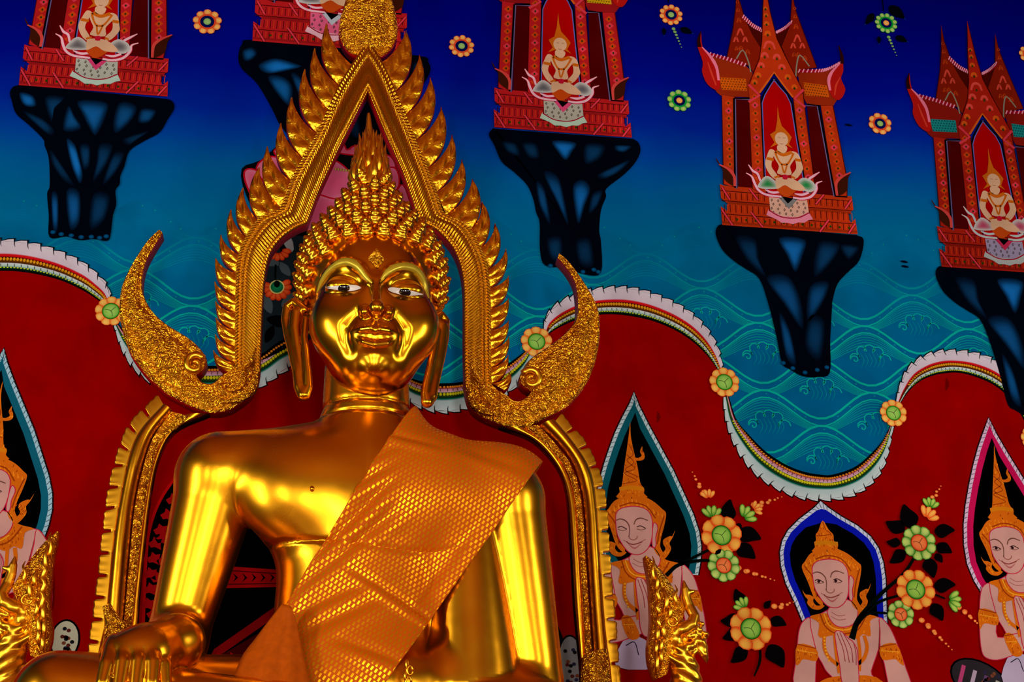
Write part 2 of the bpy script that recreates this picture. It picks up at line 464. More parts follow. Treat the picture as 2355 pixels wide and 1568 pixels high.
for nm, stops, outer, inner, lab in GAR:
    p = Paint()
    mid = outer[len(outer) // 2]
    t = thing('painted_garland', at_wall(*mid), lab, 'mural border', 'scalloped garland borders')
    o_, i_ = p.bands(outer, inner, stops, 10)
    p.build('bands', t)
    # leaf tips along the outer edge
    dk = Paint(); dots = Paint()
    d = np.r_[0, np.cumsum(np.linalg.norm(np.diff(o_, axis=0), axis=1))]
    m = max(4, int(d[-1] / .085))
    at_ = lambda q, s_: np.array([np.interp(s_, d, q[:, j]) for j in (0, 1)])
    for j in range(m):
        s0, s1 = d[-1] * j / m, d[-1] * (j + 1) / m
        a, b = at_(o_, s0), at_(o_, s1); ia = at_(i_, s0); ib = at_(i_, s1)
        wdt = np.linalg.norm(a - ia)
        out = (a - ia) / (wdt + 1e-6)
        h = min(.02, wdt * .16)
        tipp = b + out * h
        tp = Paint()
        tp.poly([a + out * .005, (a + b) / 2 + out * (h * .8 + .006), tipp + out * .008 + (b - a) * .1, b, a], BLACK, 9, space='wall')
        tp.poly([a, (a + b) / 2 + out * h * .72, tipp, b], tuple(int(v) for v in stops[0][1]), 10, space='wall')
        tp.build('leaf_tip', t)
        dk.line([tipp, b + (ib - b) * .10, b + (ib - b) * .18 + (b - a) * .05], [2.6, 1.6, .5], BLACK, 12, 0, space='wall')
        mid_ = .755 if stops is UP else .70
        for u in (0, .5):
            e0, e1 = at_(o_, s0 + (s1 - s0) * u), at_(i_, s0 + (s1 - s0) * u)
            if wdt > .06:
                dk.line([e0 + (e1 - e0) * mid_, e0 + (e1 - e0) * (mid_ + .10)], 1.3, (40, 40, 40), 12, 0, space='wall')
        for u in (0, .25, .5, .75):
            e0, e1 = at_(o_, s0 + (s1 - s0) * u), at_(i_, s0 + (s1 - s0) * u)
            if wdt > .07:
                dots.ell(e0 + (e1 - e0) * .60, 3.2, wdt * 20, (206, 140, 20) if stops is UP else (200, 196, 24), 12, n=6)
                if stops is DN: dots.ell(e0 + (e1 - e0) * .855, 3.0, wdt * 14, (216, 130, 30), 12, n=6)
                else: dots.ell(e0 + (e1 - e0) * .885, 2.4, wdt * 8, (190, 200, 40), 12, n=6)
    dk.build('vein_lines', t, kind='stuff'); dots.build('gold_dots', t, kind='stuff')

# ---- flowers
YEL, ORG, GRN = (226, 190, 84), (226, 90, 30), (34, 140, 40)
def petal_pts(c, a, r0, r1, w, n=10):
    ca, sa = math.cos(a), math.sin(a)
    out = []
    for k in range(n):
        t = 2 * math.pi * k / n
        x = (r0 + r1) / 2 + (r1 - r0) / 2 * math.cos(t); y = w * math.sin(t) * (1 + .18 * math.cos(t))
        out.append(c + np.array([x * ca - y * sa, x * sa + y * ca]) * PXM)
    return out
def flower(name, px, r, label, npet=8, cols=(YEL, (226, 60, 10)), mid=((150, 200, 70), (10, 110, 20)), lay=16, ring=None, group=None, rot=.2, core=.42, parent=None, cat='flower'):
    c = W(*px)
    t = thing(name, (c[0], 0, c[1]), label, cat, group) if parent is None else parent
    for k in range(npet):
        a = rot + 2 * math.pi * k / npet
        p = Paint()
        if k == 0: p.ell(c, r * (core + .12), r * (core + .12), cols[1], lay - .4, n=20)
        q = petal_pts(c, a, r * core * .8, r, r * (2.45 if ring else 2.9) / npet)
        p.fan(q, cols[0], cols[1], lay + .25 * (k % 3), 0, 'wall', mid=c + (np.array(q[0]) - c) * .86, ring=.62)
        p.build('petal', t)
    p = Paint()
    if ring:
        p.ell(c, r * core * 1.18, r * core * 1.18, ring[0], lay + 1, n=20)
        p.ell(c, r * core * .92, r * core * .92, ring[1], lay + 1.5, n=20)
        p.ell(c, r * core * .5, r * core * .5, mid[0], lay + 2, rim=mid[1], n=12)
    else:
        p.ell(c, r * core * 1.06, r * core * 1.06, (40, 50, 10), lay + 1, n=20)
        p.ell(c, r * core, r * core, mid[0], lay + 1.5, rim=mid[1], n=20, ring=.8)
        for k in range(3):
            a = rot + .6 + k * 2.1
            e = c + np.array([math.cos(a), math.sin(a)]) * r * core * .75 * PXM
            p.line([c, (c + e) / 2 + np.array([.003, .004]), e], 1.4, tuple(int(v * .45) for v in mid[0]), lay + 2, 3, space='wall')
    p.build('flower_centre', t)
    return t
SKY_O = dict(cols=((236, 186, 96), (214, 80, 34)), ring=((216, 70, 34), (6, 14, 74)), mid=((150, 190, 110), (120, 170, 90)), core=.52)
SKY_G = dict(cols=((176, 206, 110), (10, 150, 50)), ring=((8, 150, 48), (6, 14, 74)), mid=((236, 186, 100), (226, 140, 60)), core=.52)
for px, r, npet, st, lab in (
    ((477, 53), 35, 9, SKY_O, 'orange-petalled sky flower between the leftmost pavilion and the halo'),
    ((1061, 109), 32, 10, SKY_O, 'orange sky flower just right of the halo beside the third pavilion'),
    ((1542, 37), 31, 10, SKY_O, 'orange sky flower with small dark leaves and a hanging tendril'),
    ((1561, 234), 31, 9, SKY_G, 'green sky flower with a cream centre, without leaves'),
    ((2022, 287), 31, 8, SKY_O, 'orange sky flower between the two pavilions on the right'),
    ((2036, 56), 31, 11, SKY_G, 'green sky flower hanging from dark leaves near the top right'),
    ((2364, 128), 28, 9, SKY_O, 'pale orange sky flower cut off by the right edge')):
    t = flower('painted_sky_flower', px, r, lab, npet, lay=16, group='flowers on the painted sky', **st)
    if px in ((1542, 37), (2036, 56)):
        x, y = px
        p = Paint(); dk = Paint()
        for a, b in (((-16, 30), (-16, 44)), ((22, 30), (44, 40))) + ((((-28, -22), (-44, -2)), ((8, -40), (36, -16)), ) if y > 50 else ()):
            ax, ay = x + a[0], y + a[1]; bx, by = x + b[0], y + b[1]
            dx, dy = bx - ax, by - ay
            dk.poly([(ax, ay), (ax + dx * .4 - dy * .35, ay + dy * .4 + dx * .3), (bx + dx * .2, by + dy * .2), (ax + dx * .5 + dy * .35, ay + dy * .5 - dx * .3)], (2, 6, 14), 15, 4)
            dk.line([(bx, by), (bx + dx * .35, by + dy * .35)], [3, .6], (10, 60, 130), 15, 0)
        for k in range(7):
            p.ell((x + 6 + k * 3, y + 32 + k * 7), 5 - k * .55, 4.5 - k * .5, (120, 170, 90), 15, n=8)
        dk.line([(x - 12, y - 70), (x - 8, y - 50), (x - 6, y - 28)], 3, (2, 4, 14), 15, 4)
        dk.build('leaves', t, kind='stuff'); p.build('tendril', t)
for px, r, lab in (((256, 718), 35, 'orange border flower with green centre beside the left horn of the halo'),
                   ((1233, 788), 37, 'orange border flower with green centre tucked behind the right horn'),
                   ((1664, 881), 36, 'orange border flower at the left end of the wave bay'),
                   ((2052, 952), 33, 'orange border flower at the right end of the wave bay')):
    flower('painted_border_flower', px, r, lab, 9, ((236, 190, 90), (220, 90, 20)), ((150, 200, 90), (30, 140, 20)), 20, group='flowers joining the garlands', core=.52)

# ---- pavilions on rocks
C4, S3, C1, C2, C3, C9 = crop(1500, 0, 2.613), crop(1560, 150, 3.825), crop(0, 0, 2.613), crop(500, 0, 2.613), crop(1000, 0, 2.412), crop(1600, 600, 2.613)
def rock(parent, outline, blobs, tf=W, foam=None):
    p = Paint(tf); p.poly(outline, (2, 5, 16), 12, 4); rk = p.build('rock', parent)
    for b, bright in blobs:
        p = Paint(tf); p.fan(b, tuple(int(v * bright) for v in (16, 92, 160)), (2, 6, 18), 13, 4, ring=.5); p.build('rock_highlight', rk)
    if foam:
        p = Paint(tf)
        for x, y in foam:
            p.ell((x, y), 6, 5, (0, 60, 104), 13.5, n=10); p.ell((x, y), 3, 2.4, (4, 84, 128), 14, n=8)
        p.build('foam', rk, kind='stuff')
def pavilion(tf, label, wallc, roofc, clothc, hemc, trayc, thighc, base_px, dark=1.0, vcol=(120, 120, 120), group='pavilions on rocks in the painted sky'):
    w = tf(*base_px)
    t = thing('painted_pavilion', (w[0], 0, w[1]), label, 'mural pavilion', group)
    d = lambda c: tuple(int(v * dark) for v in c)
    PINK, OUT = d((214, 54, 72)), d((60, 6, 6))
    pil, pil2, pan = d(wallc), d(tuple(int(v * .82) for v in wallc)), d((72, 2, 4))
    def orn(p, pts, n, lay, c1, c2):        # diaper ornament down a pillar
        (ax, ay), (bx, by) = C4([pts[0]])[0], C4([pts[1]])[0]
        for k in range(n):
            u = (k + .5) / n; x, y = ax + (bx - ax) * u, ay + (by - ay) * u
            p.poly([(x, y - 7), (x + 7, y), (x, y + 7), (x - 7, y)], c1, lay, 0)
            p.ell((x, y), 2.6, 3.6, c2, lay + .3, n=6)
    p = Paint(tf)
    p.poly(C4([(418, 1357), (408, 1245), (450, 1275), (450, 1228), (410, 1195), (403, 1112), (430, 1120), (600, 1135), (1080, 1180), (1195, 1185), (1205, 1265), (1172, 1290), (1188, 1345), (1216, 1320), (1230, 1413)]), pil, 14)
    for a, b, c, wd_ in (((450, 1222), (1190, 1285), pil2, 7), ((415, 1290), (1200, 1350), OUT, 2), ((412, 1210), (1195, 1272), OUT, 2), ((405, 1150), (1190, 1215), OUT, 2), ((418, 1340), (1225, 1398), pil2, 6)):
        p.line(C4([a, b]), wd_, c, 14.5, 0)
    for k in range(46):                      # fluting of the plinth
        x = 430 + k * 17
        for y0, y1 in ((1232, 1278), (1300, 1335), (1160, 1200)):
            sh = (x - 420) * .07
            p.line(C4([(x, y0 + sh), (x + 2, y1 + sh)]), 1.6, d((206, 58, 18)) if k % 2 else OUT, 14.6, 0)
    for k in range(14):
        x = 450 + k * 56; p.ell(C4([(x, 1318 + (x - 420) * .075)])[0], 3.2, 3.6, d((40, 60, 10)), 14.8, n=6)
    for a, b in (((415, 1265), (480, 1360)), ((590, 1280), (660, 1370)), ((415, 1130), (462, 1205)), ((580, 1140), (632, 1208)), ((1057, 1325), (1003, 1398)), ((1214, 1350), (1176, 1408)), ((1192, 1205), (1155, 1260)), ((1027, 1175), (978, 1233))):
        p.line(C4([a, b]), 7, OUT, 14.8, 0); p.line(C4([a, b]), 4.4, PINK, 15, 0)
    p.build('plinth', t)
    for pts, lay in ((C4([(415, 575), (492, 588), (508, 1135), (425, 1112)]), 14), (C4([(1008, 640), (1082, 640), (1168, 1090), (1166, 1192), (1095, 1188)]), 14),
                     (C4([(575, 515), (645, 575), (675, 1090), (682, 1180), (598, 1140)]), 15), (C4([(842, 590), (900, 555), (978, 1165), (905, 1160)]), 15)):
        p = Paint(tf); p.poly(pts, pil, lay); p.line(pts, 2.2, OUT, lay + .2, 0, closed=True)
        xs, ys = [a for a, b in pts], [b for a, b in pts]
        top = ((pts[0][0] + pts[1][0]) / 2, (pts[0][1] + pts[1][1]) / 2 + 8); bt = ((pts[2][0] + pts[-1][0]) / 2, (pts[2][1] + pts[-1][1]) / 2 - 6)
        for k in range(11):
            u = (k + .5) / 11; x, y = top[0] + (bt[0] - top[0]) * u, top[1] + (bt[1] - top[1]) * u
            p.poly([(x, y - 8), (x + 9, y), (x, y + 8), (x - 9, y)], d((196, 62, 16)) if k % 4 != 1 else PINK, lay + .3, 0)
            p.ell((x, y), 2.6, 3.4, d((36, 50, 10)), lay + .5, n=6)
        p.build('pillar', t)
    for pts, l1, l2 in ((C4([(490, 590), (580, 600), (596, 1140), (515, 1135)]), [(497, 1135), (490, 598), (582, 600)], 0), (C4([(925, 632), (992, 638), (1095, 1185), (975, 1165)]), [(925, 636), (992, 640), (1092, 1182)], 1)):
        p = Paint(tf); p.poly(pts, pan, 13.5); p.line(C4(l1), 7, BLACK, 15.6, 0); p.line(C4([(x + (6 if not l2 else -5), y + 5) for x, y in l1]), 2.6, d((100, 92, 140)), 15.8, 0)
        p.build('side_panel', t)
    arch = C4([(728, 478), (765, 525), (805, 570), (832, 625), (868, 850), (905, 1070), (910, 1175), (690, 1165), (672, 1070), (660, 800), (653, 620), (668, 575), (700, 520)])
    p = Paint(tf); p.poly(arch, d((168, 0, 2)), 15.4); p.line(arch[:7], 6, BLACK, 15.7, 0); p.line([arch[0]] + arch[:6:-1][:6], 6, BLACK, 15.7, 0)
    p.line([(x - 1.5, y + 2) for x, y in arch[:7]], 2.4, d((92, 100, 190)), 15.9, 0); p.line([(x + 1.5, y + 2) for x, y in [arch[0]] + arch[:6:-1][:6]], 2.4, d((92, 100, 190)), 15.9, 0)
    p.build('arched_niche', t)
    # roofs and spires
    p = Paint(tf)
    for pts in ([(300, 300), (345, 330), (550, 392), (600, 440), (590, 590), (415, 585), (385, 560), (330, 480)], [(870, 440), (890, 425), (1050, 428), (1125, 385), (1110, 600), (1082, 645), (925, 630), (890, 560)]):
        p.poly(C4(pts), pil2, 13)
    for pts in ([(400, 470), (560, 480), (565, 552), (415, 545)], [(905, 500), (1045, 520), (1060, 590), (915, 580)]):
        p.poly(C4(pts), d(roofc), 13.4)
        (x0, y0), (x1, y1), (x2, y2), (x3, y3) = C4(pts)
        for a in range(9):
            for b in range(5):
                u, v = (a + .5 * (b % 2) + .3) / 9.4, (b + .5) / 5
                p.ell((x0 + (x1 - x0) * u + (x3 - x0) * v, y0 + (y1 - y0) * u + (y3 - y0) * v), 1.9, 1.9, d(tuple(int(c * .45) for c in roofc)), 13.6, n=5)
    for pts in ([(345, 333), (450, 362), (555, 398)], [(880, 434), (1000, 432), (1060, 420), (1125, 385)], [(545, 108), (600, 160), (655, 190)], [(742, 203), (790, 178), (832, 142)]):
        q = cat_open(C4(pts), 5)
        p.line(q, 9, d((150, 10, 30)), 15.2, 0)
        for k in range(len(q)): p.line([(q[k][0] - 2.5, q[k][1] + 3.5), (q[k][0] + 1.5, q[k][1] - 4.5)], 3, d((232, 150, 180)), 15.4, 0)
    p.poly(C4([(545, 100), (655, 185), (742, 200), (832, 140), (800, 340), (700, 420), (600, 340)]), d((70, 8, 4)), 12.8)
    p.build('roof', t)
    for pts in ([(290, 200), (276, 245), (270, 290), (300, 380), (296, 440), (330, 515), (392, 548), (404, 480), (384, 400), (340, 335), (298, 285)], [(1115, 280), (1136, 350), (1144, 430), (1130, 480), (1156, 545), (1125, 605), (1080, 592), (1052, 530), (1052, 470), (1092, 412), (1132, 380)]):
        p = Paint(tf); p.poly(C4(pts), d((176, 20, 16)), 15.8, 3)
        i = 0 if pts[0][0] < 600 else 1
        p.line(C4([[(296, 290), (345, 345), (382, 410), (396, 490)], [(1120, 392), (1075, 440), (1056, 490), (1064, 550)]][i]), [3, 9, 6], d((232, 120, 150)), 16, 4)
        p.line(C4([[(330, 380), (350, 440), (380, 520)], [(1126, 470), (1100, 520), (1092, 580)]][i]), [2, 5, 3], d((206, 60, 40)), 16, 4)
        p.line(C4([[(288, 195), (276, 245), (280, 290)], [(1115, 280), (1134, 340), (1136, 390)]][i]), [2, 8, 10], d((40, 8, 6)), 16.1, 4)
        p.build('roof_finial', t)
    for pts, cx in (([(506, -95), (518, 0), (550, 110), (600, 215), (660, 310), (605, 440), (572, 400), (445, 352), (482, 180), (497, 60)], 545), ([(838, -40), (855, 60), (905, 200), (985, 412), (895, 425), (862, 478), (800, 350), (772, 285), (826, 150)], 880)):
        p = Paint(tf); p.poly(C4(pts), d((128, 24, 6)), 14.2); p.line(C4(pts), 2, OUT, 14.4, 0, closed=True)
        for k, (dx, dy, r) in enumerate(((-20, 200, 20), (-45, 245, 14), (10, 245, 14), (-15, 300, 12), (-40, 300, 10), (25, 320, 12), (-28, 130, 12), (-33, 70, 8), (-36, 20, 6))):
            dx += 0 if cx < 700 else 8; dy += 0 if cx < 700 else 38
            p.line(C4([(cx + dx - r, dy + r), (cx + dx, dy - r), (cx + dx + r, dy + r)]), [4, 6, 4], d((206, 66, 50)) if k < 3 else d((170, 50, 14)), 14.6, 4)
        e = [(502, 360), (540, 308), (575, 380), (588, 440)] if cx < 700 else [(858, 470), (866, 385), (885, 338), (940, 405)]
        p.line(C4(e), 3.4, d((130, 130, 110)), 15, 3)
        p.build('spire', t)
    p = Paint(tf)
    g = C4([(668, -120), (690, 0), (705, 80), (745, 240), (790, 335), (905, 560), (850, 605), (728, 448), (638, 575), (575, 520), (640, 360), (655, 250), (660, 60), (664, 0)])
    p.poly(g, d(tuple(int(v * 1.05) for v in wallc)), 16); p.line(g, 2, OUT, 16.2, 0, closed=True)
    p.line(C4([(640, 565), (690, 495), (728, 442), (775, 505), (842, 592)]), 5, d((206, 90, 24)), 16.4, 0)
    for (x, y, r) in ((700, 280, 34), (672, 340, 20), (745, 350, 20), (650, 400, 18), (775, 410, 18), (632, 460, 16), (810, 470, 16), (612, 500, 14), (850, 530, 14), (690, 210, 16), (683, 150, 12), (680, 100, 9), (676, 60, 8)):
        p.line(C4([(x - r, y + r * .6), (x - r * .5, y - r * .5), (x + r * .5, y - r * .4), (x + r, y + r * .7)]), [5, 8, 5], d((216, 70, 60)) if r > 17 else d((206, 84, 20)), 16.4, 4)
        p.ell(C4([(x, y + r * .6)])[0], 3, 4, d((40, 56, 14)), 16.5, n=6)
    for pts in ([(575, 515), (640, 580), (575, 620)], [(905, 545), (850, 600), (915, 650)]):
        p.line(C4(pts), 7, PINK, 16.6, 0)
    p.build('gable', t)
    for pts in ([(376, 950), (398, 995), (450, 1020), (488, 1065), (492, 1125), (430, 1085), (418, 1020)], [(1188, 1042), (1130, 1072), (1100, 1110), (1106, 1182), (1165, 1152), (1172, 1080)]):
        p = Paint(tf); p.poly(C4(pts), d((60, 20, 6)), 15.8, 3)
        p.line(C4([pts[1], pts[2], pts[3], pts[4]] if pts[0][0] < 700 else [pts[0], pts[1], pts[2], pts[3]]), [3, 8, 6], d((206, 66, 60)), 16, 4)
        p.build('corner_leaf', t)
    # seated figure
    FL, GLD = d((214, 172, 136)), d((196, 96, 16))
    fig = Paint(tf)
    fig.poly(S3([(790, 1165), (1125, 1195), (1142, 1310), (1040, 1348), (900, 1338), (803, 1285)]), d(clothc), 17)
    for k in range(22):
        x, y = 815 + (k % 6) * 56 + 14 * ((k // 6) % 2), 1195 + (k // 6) * 36 + (k % 6) * 7
        fig.poly(S3([(x, y - 14), (x + 10, y), (x, y + 14), (x - 10, y)]), d((60, 48, 44)), 17.3, 0); fig.ell(S3([(x, y)])[0], 1.3, 1.3, d(clothc), 17.5, n=5)
    fig.poly(S3([(785, 1278), (900, 1338), (1040, 1347), (1140, 1303), (1178, 1365), (1140, 1372), (1100, 1395), (1050, 1392), (1000, 1408), (950, 1395), (900, 1395), (850, 1362), (768, 1328)]), d(hemc), 17.6)
    fig.line(S3([(788, 1284), (900, 1344), (1040, 1352), (1142, 1308)]), 3, d((150, 10, 40)) if hemc[0] > 150 else d((6, 90, 60)), 17.8, 4)
    fig.poly(S3([(862, 1158), (1042, 1190), (965, 1275)]), d(vcol), 18); fig.poly(S3([(903, 1165), (1007, 1182), (956, 1228)]), BLACK, 18.2)
    fig.build('draped_cloth', t)
    fig = Paint(tf)
    for a in ([(590, 958), (640, 990), (665, 1050), (700, 1110), (770, 1150), (900, 1168)], [(1258, 1030), (1208, 1052), (1205, 1105), (1160, 1165), (1080, 1185), (1000, 1175)], [(610, 885), (650, 940), (690, 965), (715, 1030)], [(1235, 950), (1180, 985), (1145, 1010), (1120, 1050)], [(755, 1105), (820, 1130), (890, 1125)], [(1015, 1140), (1080, 1150), (1140, 1130)]):
        q = S3(a)
        fig.line(q, [3, 9, 10, 8], d((186, 14, 44)) if trayc[0] > 150 and trayc[1] < 200 else d((10, 90, 70)), 18, 4); fig.line(q, [2, 6, 6, 5], d(trayc), 18.3, 4)
    fig.poly(S3([(850, 1085), (930, 1060), (1030, 1100), (1000, 1140), (950, 1170), (900, 1150)]), d((190, 70, 16)), 18.5, 3)
    fig.build('lotus_tray', t)
    fig = Paint(tf)
    for pts in ([(695, 1060), (760, 985), (830, 1015), (880, 1085), (800, 1100), (705, 1090)], [(1035, 1045), (1090, 1000), (1170, 1030), (1203, 1090), (1150, 1128), (1060, 1095)]):
        fig.fan(S3(pts), d(thighc), d((190, 190, 186)), 18.6, 3)
    fig.poly(S3([(862, 1000), (1000, 1010), (1100, 1085), (1092, 1115), (1000, 1105), (930, 1065), (868, 1098), (850, 1060)]), FL, 18.8, 3)
    fig.build('legs', t)
    fig = Paint(tf)
    fig.poly(S3([(812, 750), (860, 775), (950, 780), (1000, 768), (1040, 795), (1000, 860), (975, 905), (985, 975), (865, 965), (878, 900), (840, 830)]), FL, 18.9, 3)
    fig.line(S3([(842, 770), (865, 830), (900, 880), (950, 880), (985, 830), (1005, 785)]), [6, 4, 6, 4, 6], GLD, 19.2, 4)
    fig.line(S3([(900, 880), (925, 960), (950, 880)]), 4, GLD, 19.2, 4); fig.line(S3([(850, 768), (915, 800), (990, 775)]), 9, GLD, 19.2, 4)
    for pts in ([(800, 750), (842, 768), (824, 830), (812, 900), (850, 958), (872, 1000), (840, 1012), (790, 962), (755, 880), (775, 800)], [(1008, 770), (1052, 800), (1080, 880), (1087, 930), (1042, 1000), (1000, 1012), (986, 980), (1028, 922), (1020, 850), (990, 800)]):
        fig.poly(S3(pts), FL, 19, 3)
    fig.line(S3([(768, 830), (832, 842)]), 8, GLD, 19.3, 0); fig.line(S3([(1018, 842), (1070, 850)]), 8, GLD, 19.3, 0)
    fig.line(S3([(838, 1000), (880, 985)]), 5, GLD, 19.3, 0); fig.line(S3([(985, 990), (1020, 1005)]), 5, GLD, 19.3, 0)
    fig.poly(S3([(912, 975), (952, 978), (950, 1015), (910, 1010)]), d((190, 20, 50)), 19.4, 2)
    fig.build('body', t)
    fig = Paint(tf)
    fig.poly(S3([(866, 375), (880, 470), (902, 545), (955, 600), (990, 645), (965, 705), (1000, 745), (945, 715), (860, 710), (800, 735), (838, 690), (798, 620), (846, 590), (862, 500)]), GLD, 18.9, 0)
    fig.poly(S3([(866, 715), (945, 725), (942, 772), (905, 782), (868, 768)]), FL, 19.2, 3)
    fig.ell(S3([(900, 662)])[0], 17, 19.5, FL, 19.4, n=18)
    fig.line(S3([(868, 645), (890, 650)]), 1.2, d((150, 100, 80)), 19.7, 0); fig.line(S3([(912, 652), (934, 650)]), 1.2, d((150, 100, 80)), 19.7, 0); fig.line(S3([(885, 700), (900, 706), (915, 702)]), 1.4, d((160, 90, 80)), 19.7, 3)
    fig.build('crowned_head', t)
    return t
o4 = W(1661, 519)
RK4 = [(1645, 540), (1650, 521), (1664, 517), (1690, 519), (1940, 540), (1970, 543), (1985, 555), (1975, 600), (1948, 628), (1925, 654), (1914, 690), (1912, 711), (1908, 784), (1907, 858), (1880, 868), (1845, 866), (1815, 850), (1797, 835), (1784, 772), (1765, 696), (1745, 642), (1715, 620), (1688, 602), (1660, 575)]
BL4 = [([(1790, 548), (1850, 552), (1845, 590), (1828, 628), (1808, 590)], 1.1), ([(1690, 545), (1735, 550), (1745, 600), (1760, 640), (1715, 600)], .55), ([(1880, 560), (1930, 562), (1915, 600), (1870, 640)], .6), ([(1930, 565), (1975, 570), (1950, 600)], .5),
       ([(1760, 640), (1810, 635), (1840, 690), (1845, 760), (1800, 700)], .8), ([(1860, 660), (1905, 650), (1890, 700), (1855, 740)], .8), ([(1790, 720), (1815, 760), (1830, 840), (1805, 820)], .8), ([(1860, 730), (1895, 740), (1885, 830), (1850, 800)], .6)]
D_ = 9.0
off = {1: np.array([-.5518, .0958]) * D_, 3: np.array([-.1823, .0788]) * D_, 5: np.array([.1804, -.0296]) * D_}
ORW, RDW = (176, 48, 14), (176, 26, 30)
pv = pavilion(W, 'orange-red pavilion with orange roofs, its seated figure on green cushions', ORW, (196, 84, 10), (206, 160, 140), (222, 130, 156), (222, 176, 194), (10, 130, 60), (1815, 530))
rock(pv, RK4, BL4, W, [(1800, 836), (1822, 848), (1850, 858), (1878, 852), (1900, 846)])
tf5 = shifted(off[5])
pv = pavilion(tf5, 'dim red pavilion with teal tiled roofs at the right edge', (160, 28, 16), (20, 130, 130), (150, 140, 170), (170, 178, 176), (176, 196, 190), (176, 60, 96), (1815, 530), .9, (190, 40, 80))
rock(pv, RK4, BL4, tf5)
tf3 = shifted(off[3])
pv = pavilion(tf3, 'red pavilion right of the halo, its seated figure above a grey patterned cloth', RDW, (190, 150, 10), (170, 170, 156), (176, 206, 186), (224, 180, 194), (90, 90, 96), (1815, 530), 1.0, (214, 70, 120))
R3 = C3([(300, 755), (310, 728), (335, 718), (380, 722), (1050, 771), (1100, 777), (1130, 800), (1138, 845), (1110, 905), (1050, 970), (950, 1050), (948, 1095), (920, 1170), (910, 1280), (920, 1350), (920, 1515), (830, 1525), (720, 1490), (610, 1475), (582, 1390), (580, 1240), (560, 1180), (545, 1110), (510, 1030), (440, 960), (370, 900), (330, 810)])
B3 = [(C3(b), v) for b, v in (([(650, 785), (780, 795), (760, 850), (725, 895), (680, 850)], 1.2), ([(840, 800), (940, 810), (920, 880), (840, 920), (820, 860)], .6), ([(1000, 810), (1090, 815), (1050, 850), (1000, 840)], .7), ([(370, 790), (450, 800), (470, 870), (400, 850)], .5), ([(905, 970), (1080, 890), (1020, 960), (930, 1000)], .7), ([(480, 800), (560, 800), (580, 880), (520, 880)], .5),
     ([(765, 1030), (820, 1000), (862, 1050), (830, 1150), (795, 1250), (770, 1150)], 1.1), ([(600, 960), (680, 980), (720, 1120), (740, 1260), (680, 1140)], .8), ([(560, 1010), (610, 1060), (640, 1250), (580, 1150)], .7), ([(870, 1080), (930, 1060), (900, 1150), (850, 1190)], .6), ([(620, 1330), (700, 1320), (700, 1450), (640, 1440)], .5), ([(780, 1340), (860, 1330), (880, 1480), (800, 1470)], .5))]
rock(pv, R3, B3, W, C3([(640, 1478), (700, 1492), (760, 1500), (820, 1512), (880, 1500), (905, 1512)]))
tf1 = shifted(off[1])
pv = pavilion(tf1, 'red pavilion on a tall rock at the upper left, its roof out of view', RDW, (190, 90, 10), (170, 176, 164), (176, 206, 190), (226, 184, 196), (96, 92, 96), (1815, 530), 1.0, (206, 60, 110))
R1 = C1([(62, 565), (78, 530), (115, 517), (170, 520), (940, 593), (1000, 600), (1036, 614), (1048, 655), (1010, 720), (960, 800), (870, 850), (780, 910), (750, 1000), (725, 1060), (720, 1110), (695, 1150), (700, 1230), (680, 1300), (665, 1420), (640, 1452), (560, 1440), (480, 1448), (400, 1425), (300, 1430), (295, 1300), (285, 1170), (300, 1120), (295, 960), (270, 880), (260, 840), (180, 760), (100, 690), (75, 620)])
B1 = [(C1(b), v) for b, v in (([(120, 560), (200, 580), (220, 640), (170, 650), (130, 620)], 1.1), ([(270, 590), (390, 590), (330, 660), (310, 740)], .6), ([(140, 670), (260, 720), (330, 790), (300, 820), (200, 740)], .6), ([(470, 610), (640, 620), (640, 700), (580, 820), (540, 780), (500, 700)], 1.0), ([(410, 640), (450, 700), (490, 780), (380, 790)], .8), ([(720, 620), (820, 640), (800, 720), (700, 810), (680, 740)], .8), ([(850, 660), (940, 670), (900, 740), (830, 740)], .8), ([(740, 840), (900, 790), (820, 850), (770, 880)], .5),
     ([(400, 840), (450, 870), (480, 960), (500, 1060), (480, 1110), (430, 1000)], 1.2), ([(480, 880), (540, 880), (540, 1000), (500, 1020)], .6), ([(300, 900), (350, 960), (450, 1120), (380, 1090), (310, 980)], .5), ([(600, 870), (680, 880), (640, 1000), (560, 1100), (580, 980)], .6), ([(690, 920), (750, 930), (700, 1040), (620, 1120), (640, 1030)], .6), ([(310, 1170), (350, 1180), (350, 1380), (320, 1380)], .9), ([(400, 1150), (480, 1160), (480, 1340), (420, 1380)], .9), ([(560, 1170), (660, 1180), (630, 1330), (540, 1380)], .6))]
rock(pv, R1, B1, W, C1([(320, 1400), (370, 1412), (430, 1420), (490, 1430), (550, 1428), (600, 1434), (640, 1425)]))
a4 = W(1661, 519); tf2 = shifted(W(582, 96) - a4, 1.11, a4)
pv = pavilion(tf2, 'red pavilion on a dark rock hidden behind the tip of the halo', RDW, (190, 90, 10), (214, 90, 130), (226, 176, 190), (226, 184, 196), (96, 92, 96), (1815, 530), 1.0, (180, 190, 200))
R2 = [(582, 94), (770, 112), (962, 130), (985, 145), (988, 170), (960, 215), (925, 260), (905, 330), (900, 440), (720, 440), (690, 350), (645, 291), (626, 253), (592, 195), (557, 161), (548, 134), (557, 103)]
B2 = [(C2(b), v) for b, v in (([(150, 310), (210, 290), (240, 330), (200, 370), (160, 370)], .8), ([(250, 390), (350, 355), (480, 390), (500, 410), (380, 440), (310, 450), (260, 430)], 1.2), ([(300, 470), (380, 460), (450, 520), (440, 640), (380, 600)], 1.0), ([(440, 450), (500, 470), (560, 600), (520, 640)], .8), ([(780, 700), (850, 720), (860, 850), (800, 820)], .4), ([(1180, 380), (1240, 390), (1220, 480), (1170, 470)], .5))]
rock(pv, R2, B2)

